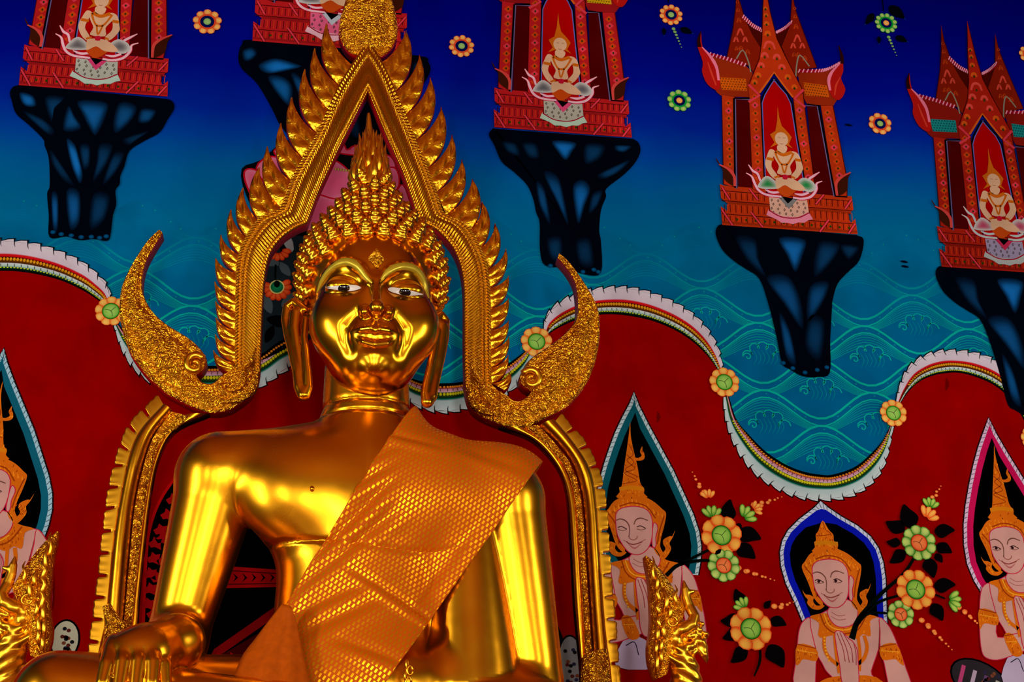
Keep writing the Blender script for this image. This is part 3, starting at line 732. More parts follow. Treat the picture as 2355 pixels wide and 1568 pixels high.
# ---- pink lotus and dark floral panel behind the head
t = thing('painted_lotus', at_wall(790, 500), 'pink painted lotus blossom seen through the arch behind the flame finial', 'mural lotus')
def lotus_petal(pts, c=(196, 70, 110), lay=14):
    p = Paint(); p.fan(pts, c, (206, 106, 136), lay, 4, ring=.75); p.line(cat_closed(np.array(pts), 4), 4, (176, 8, 30), lay + .3, 0, closed=True); p.build('petal', t)
p = Paint(); p.poly([(556, 390), (600, 370), (660, 325), (760, 318), (900, 330), (960, 400), (985, 500), (950, 530), (700, 545), (610, 520), (566, 450)], (5, 8, 12), 13, 3); p.build('black_ground', t)  # near-black painted ground that the petals lie on
for i, pts in enumerate(([(562, 398), (585, 392), (625, 420), (662, 480), (670, 515), (610, 500), (572, 440)], [(590, 388), (625, 362), (662, 385), (700, 440), (720, 520), (660, 500), (620, 440)], [(630, 350), (665, 338), (705, 350), (735, 400), (730, 440), (690, 420), (655, 380)],
            [(772, 350), (790, 336), (798, 347), (815, 338), (840, 338), (838, 358), (800, 358)], [(735, 380), (769, 372), (798, 392), (809, 418), (802, 446), (765, 462), (715, 452), (712, 415)], [(690, 470), (720, 448), (770, 460), (806, 452), (815, 490), (790, 540), (720, 540), (690, 510)],
            [(872, 362), (895, 361), (908, 378), (906, 392), (880, 396), (868, 380)], [(872, 398), (905, 388), (917, 408), (916, 432), (902, 448), (878, 446)], [(880, 452), (906, 448), (926, 428), (945, 476), (925, 486), (890, 490)])):
    lotus_petal(pts, (200, 74, 112), 14 + i * .6)
p = Paint()
for k in range(9): p.ell((772 + k * 6, 392 + k * .8), 2.2, 4, (170, 150, 60), 21, n=6)
p.poly([(775, 360), (835, 362), (832, 386), (800, 385), (772, 368)], (6, 14, 10), 20.5); p.build('seed_crown', t)
t = thing('painted_floral_panel', at_wall(640, 700), 'dark grey floral panel seen between the left ear and the halo', 'mural panel')
p = Paint(); p.poly([(590, 530), (720, 530), (730, 600), (725, 760), (690, 790), (640, 812), (590, 822), (570, 700)], (24, 36, 42), 10, 3)
for k, (x, y, a, r) in enumerate(((620, 600, .4, 26), (655, 560, 2, 22), (615, 700, 1.2, 24), (640, 740, .2, 28), (665, 690, 2.4, 24), (620, 770, 2.0, 22), (655, 620, .9, 20), (690, 740, .5, 22))):
    dx, dy = math.cos(a) * r, math.sin(a) * r
    p.poly([(x - dx, y - dy), (x - dy * .5, y + dx * .5), (x + dx, y + dy), (x + dy * .5, y - dx * .5)], (4, 6, 8) if k % 2 else (70, 84, 90), 11, 4)
p.line([(634, 610), (633, 640), (636, 660)], 4, (4, 8, 8), 12, 3); p.poly([(648, 548), (668, 545), (676, 575), (664, 580)], (150, 156, 158), 11.5, 2); p.build('dark_leaves', t)
for (cx, cy, r, a0, a1, n) in ((640, 575, 30, -2.6, -.2, 6), (637, 662, 34, -3.3, .5, 9)):
    for k in range(n):
        p = Paint(); c = W(cx, cy); a = a0 + (a1 - a0) * k / (n - 1)
        q = petal_pts(c, a, r * .3, r, r * .22); p.fan(q, (236, 96, 40), (200, 40, 10), 14 + .25 * (k % 3), 0, 'wall', ring=.6); p.build('petal', t)
p = Paint(); p.ell((637, 662), 17, 17, (206, 200, 110), 15, n=16); p.ell((637, 662), 14, 14, (20, 130, 80), 15.3, rim=(10, 100, 60), n=16); p.ell((637, 655), 7, 9, (4, 20, 12), 15.6, n=10); p.build('flower_centre', t)

# ---- black throne panel with red flame leaves behind the arms
t = thing('painted_throne_panel', at_wall(800, 1560), 'black painted throne panel with red flame leaves behind the statue arms', 'mural panel')
pan_o = [(322, 1680), (328, 1500), (332, 1380), (336, 1290), (343, 1225), (362, 1165), (392, 1115), (430, 1075), (500, 1035), (620, 1010), (1020, 1040), (1150, 1080), (1230, 1150), (1262, 1260), (1275, 1420), (1280, 1680)]
p = Paint(); p.poly(pan_o, (3, 2, 3), 10, 3); p.build('ground', t)
p = Paint(); p.line(pan_o, 6, (170, 6, 10), 11, 4); p.build('red_rim', t)
for k, (x, y) in enumerate(((397, 1150), (384, 1185), (368, 1220), (356, 1250), (352, 1285), (344, 1320), (345, 1355), (340, 1390), (352, 1412), (372, 1240), (375, 1290), (362, 1330))):
    p = Paint(); s_ = 17
    p.poly([(x - s_ * .9, y), (x - s_ * .3, y - s_ * .35), (x - s_ * .1, y - s_ * .9), (x + s_ * .4, y - s_ * .5), (x + s_, y - s_ * .6), (x + s_ * .8, y + s_ * .3), (x + s_ * .9, y + s_ * .9), (x, y + s_ * .5), (x - s_ * .5, y + s_ * .6)], (150, 8, 14), 12 + .2 * (k % 3))
    p.build('flame_leaf', t)
p = Paint(); p.poly([(480, 1300), (660, 1312), (660, 1350), (480, 1354)], (150, 6, 12), 12)
p.line([(480, 1310), (660, 1321)], 2, (60, 2, 4), 12.5, 0); p.line([(480, 1345), (660, 1342)], 2, (60, 2, 4), 12.5, 0)
for k in range(7): p.poly([(515 + k * 21, 1318), (527 + k * 21, 1329), (515 + k * 21, 1340), (521 + k * 21, 1329)], (8, 2, 2), 12.5)
p.build('crossbar', t)
p = Paint(); p.line([(430, 1640), (500, 1500), (655, 1392)], [16, 18, 18], (120, 6, 10), 12, 0); p.line([(455, 1505), (500, 1568), (540, 1640)], 12, (150, 6, 12), 13, 0)
p.poly([(470, 1530), (640, 1430), (640, 1640), (470, 1640)], (60, 2, 6), 11.5)
for k in range(12): p.poly([(500 + (k % 4) * 30, 1500 + (k // 4) * 30), (516 + (k % 4) * 30, 1512 + (k // 4) * 30), (498 + (k % 4) * 30, 1522 + (k // 4) * 30)], (150, 10, 16), 12.2)
p.build('lower_bar', t)

# ---- devotees in niches (worshipping figures)
S4, C13, C14, C10 = crop(1780, 1140, 3.665), crop(1380, 880, 2.28), crop(1750, 1000, 2.76), crop(0, 780, 1.99)
FLESH, ROSE, AMB, AMB2 = (196, 146, 136), (190, 30, 64), (206, 100, 14), (150, 54, 8)
def niche(t, pts_l, pts_r, rim, deep, tf=W):
    """Leaf-shaped niche: scalloped pale rim, coloured band, black inside. Points from the tip down each side."""
    out = list(pts_l)[::-1] + list(pts_r)[1:]
    p = Paint(tf); p.poly(out, rim, 11, 0); sh = p.build('niche_rim', t)
    p = Paint(tf)
    q = p.to(out); c = q.mean(0)
    tip = p.to([pts_l[0]])[0]
    def inset(d):
        tt = np.gradient(q, axis=0); tt /= np.linalg.norm(tt, axis=1, keepdims=True) + 1e-9
        nn = np.stack([-tt[:, 1], tt[:, 0]], 1)
        if ((c - q) * nn).sum() < 0: nn = -nn
        r_ = q + nn * d
        i = len(pts_l) - 1
        r_[i] = tip + np.array([0, -2.1 * d])
        ok = [True] * len(r_)
        for j in range(1, min(i, len(r_) - 1 - i) + 1):        # drop the points that cross over near the tip
            if r_[i - j][0] > r_[i][0] - .008 or r_[i + j][0] < r_[i][0] + .008 or max(r_[i - j][1], r_[i + j][1]) > r_[i][1]: ok[i - j] = ok[i + j] = False
        return r_[np.array(ok)] if d > .03 else r_
    p.poly(inset(.028), deep, 11.6, 0, 'wall'); p.build('niche_band', t)
    p = Paint(tf); p.poly(inset(.072), (2, 2, 3), 12.2, 0, 'wall'); p.build('niche_ground', t)
    p = Paint(tf); n = len(q)
    p.line(q, 3, (20, 4, 10), 11.3, 0, space='wall')
    d = np.r_[0, np.cumsum(np.linalg.norm(np.diff(q, axis=0), axis=1))]
    ins = inset(.026)
    for s_ in np.arange(0, d[-1], .036):
        a = np.array([np.interp(s_, d, q[:, j]) for j in (0, 1)]); b = np.array([np.interp(s_ + .02, d, ins[:, j]) for j in (0, 1)])
        p.line([a, b], 1.4, tuple(int(v * .45) for v in rim), 11.8, 0, space='wall')
    p.build('scallop_lines', sh)
def in_poly(x, y, poly):
    c = False; j = len(poly) - 1
    for i in range(len(poly)):
        (xi, yi), (xj, yj) = poly[i], poly[j]
        if (yi > y) != (yj > y) and x < (xj - xi) * (y - yi) / (yj - yi) + xi: c = not c
        j = i
    return c
def dabs(p, poly, lay):
    """Brush dabs that make the painted gold ornament look chased."""
    xs, ys = [a for a, b in poly], [b for a, b in poly]
    area = (max(xs) - min(xs)) * (max(ys) - min(ys))
    for k in range(min(90, int(area / 45))):
        x, y = random.uniform(min(xs), max(xs)), random.uniform(min(ys), max(ys))
        if not in_poly(x, y, poly) or not in_poly(x, y - 4, poly) or not in_poly(x, y + 4, poly): continue
        a = random.uniform(.8, 2.3); r = random.uniform(2, 4)
        p.line([(x - r * math.cos(a), y - r * math.sin(a)), (x + 1, y), (x + r * math.cos(a), y + r * math.sin(a))], [.6, 2.2, .6], (150, 54, 8) if k % 2 else (232, 138, 22), lay + .04 + .0012 * k, 0)
def devotee(t, tf, pose, crown):
    def part(name, polys, lines=(), lay=18):
        p = Paint(tf)
        for pts, c, l in polys:
            p.poly(pts, c, lay + l, 3)
            if c == AMB: dabs(p, pts, lay + l)
            if c == FLESH: p.line(cat_closed(np.array(pts, float), 3), 2.0, ROSE, lay + l + .2, 0, closed=True)
        for pts, w_, c, l in lines: p.line(pts, w_, c, lay + l, 4)
        return p.build(name, t)
    part('chest', [(S4([(300, 1030), (380, 1000), (460, 960), (610, 900), (700, 970), (780, 1030), (880, 1030), (890, 1150), (870, 1300), (810, 1480), (815, 1540), (600, 1600), (450, 1500), (400, 1420), (330, 1290), (280, 1110)]), FLESH, 0)],
         [(S4([(285, 1110), (310, 1200), (345, 1310)]), [1.5, 3, 1.5], (120, 40, 40), .6), (S4([(880, 1100), (880, 1200), (872, 1290)]), [1.5, 3, 1.5], (120, 40, 40), .6),
          (S4([(470, 1010), (540, 1050), (600, 1050)]), 1.5, (150, 80, 80), .6)])
    if pose == 'front':
        part('arm', [(S4([(290, 1030), (230, 1070), (200, 1150), (188, 1260), (175, 1400), (160, 1600), (320, 1640), (345, 1420), (350, 1330), (320, 1200), (300, 1110)]), FLESH, 1)])
        part('arm', [(S4([(880, 1030), (950, 1090), (1000, 1180), (1050, 1310), (1100, 1450), (1150, 1640), (980, 1640), (920, 1420), (885, 1290), (885, 1150)]), FLESH, 1)])
        bands = [S4([(190, 1255), (345, 1290), (350, 1395), (240, 1380), (205, 1420), (175, 1420)]), S4([(885, 1275), (1020, 1250), (1085, 1425), (1045, 1410), (1010, 1380), (905, 1385)])]
        part('forearm', [(S4([(395, 1560), (560, 1520), (850, 1530), (900, 1660), (350, 1660)]), AMB, 1.2)])
    else:
        part('arm', [(S4([(290, 1030), (230, 1070), (205, 1180), (195, 1330), (190, 1470), (200, 1620), (235, 1680), (330, 1700), (470, 1660), (620, 1590), (630, 1470), (500, 1470), (345, 1500), (345, 1330), (320, 1200), (300, 1110)]), FLESH, 1)])
        part('arm', [(S4([(880, 1030), (950, 1090), (1000, 1180), (1050, 1340), (1090, 1500), (1110, 1700), (990, 1690), (920, 1480), (885, 1290), (885, 1150)]), FLESH, .8)])
        bands = [S4([(195, 1255), (345, 1290), (350, 1395), (240, 1380), (205, 1420), (190, 1420)]), S4([(885, 1275), (1020, 1250), (1065, 1425), (1035, 1410), (1005, 1380), (905, 1385)]), S4([(400, 1490), (480, 1475), (560, 1640), (470, 1660)]), S4([(560, 1470), (660, 1440), (680, 1560), (610, 1590)])]
        part('lap_cloth', [(S4([(420, 1690), (520, 1640), (640, 1700), (720, 1900), (380, 1900)]), (176, 160, 186), .4)], [(S4([(450, 1720), (520, 1690), (560, 1800)]), 2, (30, 20, 40), .6)])
    for b in bands:
        part('armlet', [(b, AMB, 2)], [([b[0], b[1]], 2.4, AMB2, 2.4), ([((b[0][0] * .7 + b[-1][0] * .3), (b[0][1] * .7 + b[-1][1] * .3)), ((b[1][0] * .6 + b[2][0] * .4), (b[1][1] * .6 + b[2][1] * .4))], 2, (230, 150, 30), 2.5)])
    part('collar', [(S4([(290, 1025), (380, 998), (440, 1000), (470, 1060), (540, 1110), (620, 1110), (680, 1060), (700, 980), (770, 1000), (860, 1025), (800, 1060), (805, 1185), (740, 1170), (690, 1210), (600, 1180), (480, 1180), (400, 1200), (362, 1175), (370, 1075)]), AMB, 2.2)],
         [(S4([(380, 1000), (420, 1100), (500, 1160), (600, 1165), (700, 1130), (770, 1010)]), 3, AMB2, 2.6), (S4([(410, 1000), (450, 1090), (520, 1130), (620, 1130), (690, 1080)]), 2.4, (236, 160, 40), 2.7)])
    part('necklace', [], [(S4([(415, 1180), (415, 1280), (450, 1360), (530, 1430)]), 8, AMB, 2.3), (S4([(750, 1180), (775, 1280), (750, 1370), (700, 1420)]), 8, AMB, 2.3), (S4([(500, 1180), (515, 1330), (540, 1500)]), 7, AMB, 2.3), (S4([(700, 1200), (715, 1330), (710, 1480)]), 7, AMB, 2.3)]
         + [(S4([(415 + 3 * k * k * .25, 1190 + 28 * k), (417 + 3 * k * k * .25, 1204 + 28 * k)]), 4, (236, 166, 30), 2.6) for k in range(8)])
    part('praying_hands', [(S4([(505, 1155), (560, 1150), (620, 1210), (650, 1230), (690, 1300), (700, 1440), (705, 1560), (690, 1640), (600, 1640), (560, 1560), (545, 1440), (520, 1300)]), FLESH, 3)],
         [(S4([(520, 1160), (570, 1290), (590, 1400)]), 2, (150, 60, 70), 3.4), (S4([(545, 1155), (600, 1290), (625, 1410)]), 2, (150, 60, 70), 3.4), (S4([(575, 1165), (640, 1290), (655, 1410)]), 2, (150, 60, 70), 3.4), (S4([(660, 1240), (680, 1330), (682, 1430)]), 2, (150, 60, 70), 3.4)])
    part('neck', [(S4([(455, 950), (610, 880), (690, 960), (690, 1030), (650, 1090), (570, 1112), (500, 1090), (450, 1020)]), FLESH, 2.8)], [(S4([(475, 985), (530, 1015), (590, 1010)]), 1.6, (160, 90, 90), 3.1), (S4([(470, 1020), (530, 1050), (595, 1045)]), 1.6, (160, 90, 90), 3.1)])
    part('headdress', [(S4([(250, 560), (290, 500), (340, 470), (430, 440), (540, 460), (620, 500), (690, 560), (725, 600), (715, 700), (695, 800), (690, 880), (720, 940), (690, 965), (640, 900), (600, 700), (420, 560), (330, 620), (330, 800), (400, 900), (390, 930), (330, 870), (280, 740), (225, 610)]), AMB, 3)],
         [(S4([(250, 600), (320, 700), (350, 860)]), 3, AMB2, 3.3), (S4([(710, 620), (680, 740), (665, 860)]), 3, AMB2, 3.3), (S4([(340, 540), (440, 510), (560, 540), (640, 640)]), 3, AMB2, 3.3)]
         + [(S4([(255 + 36 * k, 560 - 20 * min(k, 10 - k)), (268 + 36 * k, 600 - 16 * min(k, 10 - k))]), [1, 5], (230, 130, 24), 3.2) for k in range(13)])
    for pts in ([(230, 800), (250, 850), (275, 880), (270, 910), (310, 955), (370, 965), (415, 935), (400, 925), (350, 930), (320, 895), (325, 860), (290, 840), (255, 835)], [(805, 742), (785, 790), (765, 790), (715, 820), (715, 860), (735, 900), (700, 950), (690, 975), (730, 985), (770, 930), (780, 890), (765, 850), (790, 800)]):
        part('ear_ornament', [(S4(pts), AMB, 3.4)])
    part('ear', [(S4([(625, 685), (650, 690), (663, 730), (650, 800), (655, 860), (645, 890), (625, 870), (620, 800)]), FLESH, 3.6)])
    fc = part('face', [(S4([(312, 640), (320, 590), (350, 560), (400, 545), (470, 540), (540, 555), (585, 590), (612, 650), (620, 760), (610, 850), (580, 910), (530, 945), (470, 945), (420, 915), (370, 850), (330, 770)]), FLESH, 3.8)])
    p = Paint(tf); lay = 22.6; BR = (110, 66, 56)
    for pts, w_, c in (([(318, 660), (350, 648), (390, 660), (422, 695), (432, 740), (430, 800)], [2, 3, 2.4, 1.6], BR), ([(465, 695), (480, 655), (520, 640), (580, 660)], [2, 3, 2], BR), ([(335, 720), (365, 712), (410, 735)], 2, (60, 30, 30)), ([(335, 735), (370, 745), (405, 738)], 1.4, BR), ([(490, 715), (520, 705), (565, 728)], 2, (60, 30, 30)), ([(490, 730), (525, 740), (560, 732)], 1.4, BR),
                       ([(425, 790), (440, 815), (470, 825), (495, 810), (498, 790)], 2.2, (150, 90, 80)), ([(410, 840), (440, 858), (480, 862), (540, 840)], 2.4, (130, 50, 50)), ([(425, 858), (480, 895), (530, 858)], [1, 4, 1], (170, 90, 90)), ([(385, 825), (400, 835), (420, 838)], 1.6, (160, 90, 90)), ([(535, 840), (550, 828), (570, 820)], 1.6, (160, 90, 90))):
        p.line(S4(pts), w_, c, lay, 4)
    if pose != 'down':
        p.ell(S4([(367, 727)])[0], 3.4, 3.4, (40, 16, 20), lay + .2, n=8); p.ell(S4([(510, 722)])[0], 3.4, 3.4, (40, 16, 20), lay + .2, n=8)
    p.build('features', fc)
    if crown == 'short':
        part('crown', [(S4([(400, 215), (450, 290), (490, 335), (495, 385), (530, 410), (525, 450), (545, 470), (320, 480), (335, 440), (330, 400), (345, 380), (342, 335), (365, 300)]), AMB, 3.2)], [(S4([(332, 410), (430, 400), (528, 412)]), 9, (196, 116, 14), 3.5), (S4([(400, 225), (425, 290), (465, 330), (345, 345)]), 2, AMB2, 3.5)])
    else:
        part('crown', [(S4([(392, -170), (402, -60), (430, 60), (470, 200), (500, 340), (535, 390), (535, 430), (555, 470), (320, 470), (335, 420), (330, 385), (350, 360), (362, 200), (375, 60), (385, -60)]), AMB, 3.2)],
             [(S4([(332, 395), (430, 380), (530, 395)]), 9, (206, 120, 14), 3.5), (S4([(390, 10), (430, 100), (380, 150), (450, 220), (365, 260), (470, 320), (355, 350)]), 2, AMB2, 3.5), (S4([(375, 100), (440, 170), (370, 230), (480, 290)]), 2, AMB2, 3.5)])
        part('crown_flame', [(S4([(500, 30), (485, 75), (500, 110), (470, 130), (440, 125), (450, 150), (500, 150), (525, 130), (520, 90), (505, 65)]), AMB, 3.3)])
t = thing('painted_devotee', at_wall(1900, 1560), 'praying devotee with a short gold crown in a blue rimmed niche', 'mural figure', 'worshipping figures on the crimson field')
niche(t, S4([(388, 42), (330, 100), (200, 200), (110, 290), (60, 380), (40, 480), (50, 600), (90, 740), (160, 890), (230, 1060), (300, 1100)]), S4([(388, 42), (450, 95), (560, 170), (700, 250), (810, 340), (880, 440), (920, 560), (940, 700), (945, 850), (955, 1100), (900, 1110)]), (190, 200, 222), (10, 20, 170))
devotee(t, W, 'front', 'short')
# stems held by the praying figure
def shift_dev(chin, sc=1.0):
    return shifted(W(*chin) - W(1922, 1399))
NL, NR = [(176, 48), (150, 110), (110, 185), (75, 260), (45, 340), (15, 430), (-15, 540), (-30, 660), (-25, 780), (5, 900), (60, 985)], [(176, 48), (205, 120), (255, 220), (320, 340), (385, 460), (440, 580), (490, 690), (520, 780), (532, 860), (528, 940), (515, 1010)]
tfA = shift_dev((1468, 1277))
t = thing('painted_devotee', at_wall(1475, 1560), 'praying devotee with lowered eyes and tall crown beside the right upright', 'mural figure', 'worshipping figures on the crimson field')
niche(t, C13(NL), C13(NR), (176, 200, 206), (12, 84, 98)); devotee(t, tfA, 'down', 'tall')
tfL = shift_dev((-22, 1195))
offL = W(10, 800) - W(1457, 900)
t = thing('painted_devotee', at_wall(0, 1400), 'half-seen devotee in a teal rimmed niche at the left edge', 'mural figure', 'worshipping figures on the crimson field')
niche(t, C13(NL), C13(NR), (150, 190, 206), (14, 90, 112), shifted(offL)); devotee(t, tfL, 'down', 'tall')
tfR = shift_dev((2330, 1321))
t = thing('painted_devotee', at_wall(2310, 1540), 'praying devotee in a pink rimmed niche at the right edge', 'mural figure', 'worshipping figures on the crimson field')
niche(t, C14([(1440, -110), (1405, -20), (1370, 80), (1340, 190), (1312, 320), (1290, 450), (1278, 570), (1280, 700), (1300, 820), (1345, 930), (1400, 1020)]), C14([(1440, -110), (1490, -10), (1560, 110), (1640, 240), (1720, 370), (1790, 500), (1830, 640), (1840, 760), (1830, 880), (1800, 980), (1770, 1040)]), (206, 180, 206), (190, 16, 80)); devotee(t, tfR, 'look', 'tall')

# ---- flower sprays on the crimson field
def spray(label, flowers, leaves, buds, stems, base, cup=()):
    t = thing('painted_flower_spray', at_wall(*base), label, 'mural flowers', 'flower sprays on the crimson field')
    p = Paint()
    for pts, w_ in stems: p.line(pts, w_, (4, 12, 8), 24, 5)
    if stems: p.build('stem', t)
    for (x, y), (x2, y2) in leaves:
        p = Paint(); dx, dy = x2 - x, y2 - y
        p.poly([(x, y), (x + dx * .3 - dy * .34, y + dy * .3 + dx * .34), (x + dx * .75 - dy * .16, y + dy * .75 + dx * .16), (x2, y2), (x + dx * .55 + dy * .34, y + dy * .55 - dx * .34), (x + dx * .2 + dy * .28, y + dy * .2 - dx * .28)], (6, 4, 6), 23, 4); p.build('leaf', t)
    for px, r, np_, kind, rot in flowers:
        cols, mid = (((236, 176, 70), (216, 60, 16)), ((150, 200, 80), (16, 120, 20))) if kind == 'o' else (((190, 214, 110), (20, 120, 20)), ((236, 130, 70), (206, 50, 16)))
        flower('flower', px, r, None, np_, cols, mid, 25, None, None, rot, .46, parent=t)
    for (x, y), ang, r, kind in cup:          # half-open fan blossoms
        for k in range(4):
            p = Paint(); a = ang - .75 + .5 * k; c = W(x, y)
            q = petal_pts(c, a, r * .15, r, r * .2)
            cs = ((176, 210, 90), (16, 120, 20)) if kind == 'g' else ((240, 180, 80), (220, 70, 20))
            p.fan(q, cs[0], cs[1], 24.5 + .2 * (k % 2), 0, 'wall', mid=c + (np.array(q[0]) - c) * .8, ring=.6); p.build('petal', t)
    p = Paint()
    for (x0, y0), (x1, y1), n in buds:
        for k in range(n):
            u = k / max(1, n - 1); r = 6.5 * (1 - u) + 1.6 * u
            j = (4 if k % 2 else -4) * (1 - u)
            p.ell((x0 + (x1 - x0) * u + j, y0 + (y1 - y0) * u + j * .6), r * 1.15, r * .95, (236, 160, 80), 24 + .2 * k, rim=(220, 80, 24), n=8)
    if buds: p.build('bud_trail', t, kind='stuff')
    return t
spray('tall flower spray with two stacked blossoms right of the teal niche', [((1657, 1233), 47, 8, 'o', .2), ((1662, 1302), 37, 9, 'g', .4)],
      [((1672, 1200), (1676, 1150)), ((1695, 1225), (1748, 1240)), ((1692, 1255), (1735, 1285)), ((1700, 1205), (1690, 1225))], [((1618, 1140), (1590, 1088), 7), ((1735, 1165), (1795, 1145), 8), ((1700, 1310), (1778, 1336), 9)],
      [([(1530, 1325), (1560, 1300), (1620, 1290), (1660, 1300)], [9, 7, 5]), ([(1560, 1300), (1600, 1280), (1650, 1255)], 6)], (1655, 1320), [((1636, 1195), 1.6, 32, 'g'), ((1705, 1195), .75, 34, 'g'), ((1628, 1150), 1.7, 24, 'o'), ((1728, 1175), .4, 24, 'o')])
spray('single low blossom with six dark leaves left of the blue niche', [((1724, 1447), 48, 8, 'o', .35)],
      [((1708, 1392), (1688, 1356)), ((1756, 1400), (1770, 1382)), ((1770, 1425), (1806, 1438)), ((1700, 1425), (1655, 1430)), ((1698, 1452), (1660, 1470)), ((1714, 1490), (1680, 1525)), ((1765, 1485), (1800, 1535))], [((1782, 1398), (1822, 1386), 6)],
      [([(1744, 1480), (1745, 1520), (1732, 1556)], [6, 6, 3])], (1735, 1555), [((1712, 1402), 2.2, 28, 'g')])
spray('large spray of three blossoms on curving dark stems beside the blue niche', [((2110, 1250), 41, 9, 'g', .3), ((2102, 1357), 46, 9, 'o', .5), ((2068, 1414), 31, 8, 'g', .1)],
      [((2098, 1215), (2074, 1162)), ((2078, 1220), (2034, 1202)), ((2068, 1250), (2036, 1248)), ((2078, 1268), (2044, 1296)), ((2146, 1225), (2192, 1220)), ((2150, 1255), (2186, 1272)), ((2128, 1285), (2145, 1330)), ((2145, 1350), (2194, 1345)), ((2140, 1390), (2165, 1428)), ((2148, 1275), (2164, 1295))],
      [((2135, 1160), (2160, 1120), 7), ((2205, 1400), (2250, 1440), 8), ((2120, 1430), (2185, 1495), 10)],
      [([(1956, 1470), (1972, 1425), (2020, 1370), (2075, 1320), (2105, 1275)], [14, 10, 7, 6]), ([(1975, 1420), (2020, 1385), (2085, 1365)], [8, 6, 5]), ([(1965, 1440), (1995, 1412), (2050, 1412)], [8, 6, 4]), ([(2140, 1365), (2170, 1378)], 4)], (2100, 1420), [((2135, 1172), 1.3, 28, 'g'), ((2125, 1196), .9, 34, 'o'), ((2175, 1380), -.2, 34, 'g')])
flower('painted_border_flower', (2372, 1010), 30, 'pale orange blossom cut by the right edge beside the pink niche', 9, ((236, 190, 90), (220, 90, 20)), ((150, 200, 90), (30, 140, 20)), 20, group='flowers joining the garlands', core=.52)

# ---- patterned jars low on the mural, dark scuffs
for (x, y, rx, ry, a, lab, c1, stripes) in ((150, 1472, 26, 38, 0, 'small speckled painted jar beside the left naga head', (176, 176, 150), False), (1312, 1530, 26, 60, 0, 'grey patterned painted jar between the right arm and upright', (120, 124, 124), False), (2255, 1570, 70, 42, -.5, 'striped dark painted jar at the bottom right corner', (40, 36, 40), True)):
    t = thing('painted_jar', at_wall(x, y + ry), lab, 'mural jar', 'painted jars on the crimson field')
    p = Paint(); p.ell((x, y), rx + 4, ry + 4, BLACK, 10, n=24, ang=a); p.ell((x, y), rx, ry, c1, 10.5, n=24, ang=a); p.build('body', t)
    p = Paint()
    for k in range(14):
        aa, rr = random.random() * 6.28, random.random() ** .5 * .8
        p.ell((x + rx * rr * math.cos(aa), y + ry * rr * math.sin(aa)), 4.5, 4, random.choice([(80, 30, 26), (40, 36, 60), (20, 20, 24), (110, 60, 40)]), 11, n=7)
    if stripes:
        for k in range(4): p.line([(x - 40 + k * 26, y - 40 + k * 12), (x - 52 + k * 26, y + 10 + k * 10)], 9, [(176, 60, 110), (170, 150, 170), (90, 60, 100), (150, 150, 140)][k], 11, 0)
    p.build('pattern', t, kind='stuff')
p = Paint()
for (x, y) in ((1950, 289), (2078, 603), (2080, 614)): p.line([(x - 8, y - 1), (x, y), (x + 8, y + 2)], [3, 6, 3], (2, 6, 30), 12, 3)
for (x, y, l) in ((1512, 960, 12), (2175, 885, 14)): p.line([(x, y - l), (x + 2, y), (x - 1, y + l)], [2, 9, 2], (100, 2, 2), 12, 3)
o = p.build('scuff_marks', wall, kind='stuff')

# ------------------------------------------------------------------ gilded halo frame
def solid_strip(name, pairs, Y, prof, thick, mats, parent, sub=5, wref=None, resample=None, dense=None):
    """Carved bar between two traced edges: a modelled front (prof: [(s, height)]), side walls and a back."""
    A = cat_open([p[0] for p in pairs], sub); B = cat_open([p[1] for p in pairs], sub)
    if dense is not None: A, B = dense(A, B)
    A3 = np.array([P(x, y, Y) for x, y in A]); B3 = np.array([P(x, y, Y) for x, y in B])
    return strip3(name, A3, B3, prof, thick, mats, parent, .01 if dense is not None else wref)
def strip3(name, A3, B3, prof, thick, mats, parent, wref=None):
    n, m = len(A3), len(prof)
    width = np.linalg.norm(A3 - B3, axis=1)
    k = np.minimum(1, width / (wref or max(width.max(), 1e-6))) ** .8
    V, UV, F, FM = [], [], [], []
    mid = (A3 + B3) / 2
    arc = np.r_[0, np.cumsum(np.linalg.norm(np.diff(mid, axis=0), axis=1))]
    for i in range(n):
        for s_, h in prof:
            p = A3[i] + (B3[i] - A3[i]) * s_; p = p.copy(); p[1] -= h * k[i]
            V.append(p); UV.append((arc[i], s_))
    for i in range(n - 1):
        for j in range(m - 1):
            a = i * m + j; F.append((a, a + 1, a + m + 1, a + m)); FM.append(0)
    b = len(V)
    for i in range(n):                     # duplicated rim + back edge for crisp red sides
        for q in (A3[i], B3[i]):
            V.append(q); UV.append((arc[i], 0)); V.append(q + np.array([0, thick, 0])); UV.append((arc[i], 1))
    for i in range(n - 1):
        a, c = b + i * 4, b + (i + 1) * 4
        F += [(a, c, c + 1, a + 1), (c + 2, a + 2, a + 3, c + 3), (a + 1, c + 1, c + 3, a + 3)]; FM += [1, 1, 1]
    for i in (0, n - 1):
        a = b + i * 4; F.append((a, a + 1, a + 3, a + 2)); FM.append(1)
    o = mesh_obj(name, V, F, mats, parent, uv=UV, fm=FM)
    me = o.data
    import mathutils
    bm = bmesh.new(); bm.from_mesh(me); bmesh.ops.recalc_face_normals(bm, faces=bm.faces); bm.to_mesh(me); bm.free()
    return o
YH = -0.85
halo = thing('halo_frame', tuple(P(830, 1900, YH)), 'gilded flame-edged halo frame standing around the statue', 'halo')
LB = [((846, 92), (846, 212)), ((781, 191), (805, 293)), ((730, 302), (779, 344)), ((699, 356), (750, 405)), ((668, 413), (728, 455)), ((650, 465), (712, 500)), ((638, 484), (706, 514)), ((592, 505), (684, 524)), ((570, 535), (650, 547)), ((550, 575), (622, 585)), ((542, 620), (609, 640)), ((540, 700), (604, 710)), ((539, 770), (601, 780)), ((539, 842), (598, 852))]
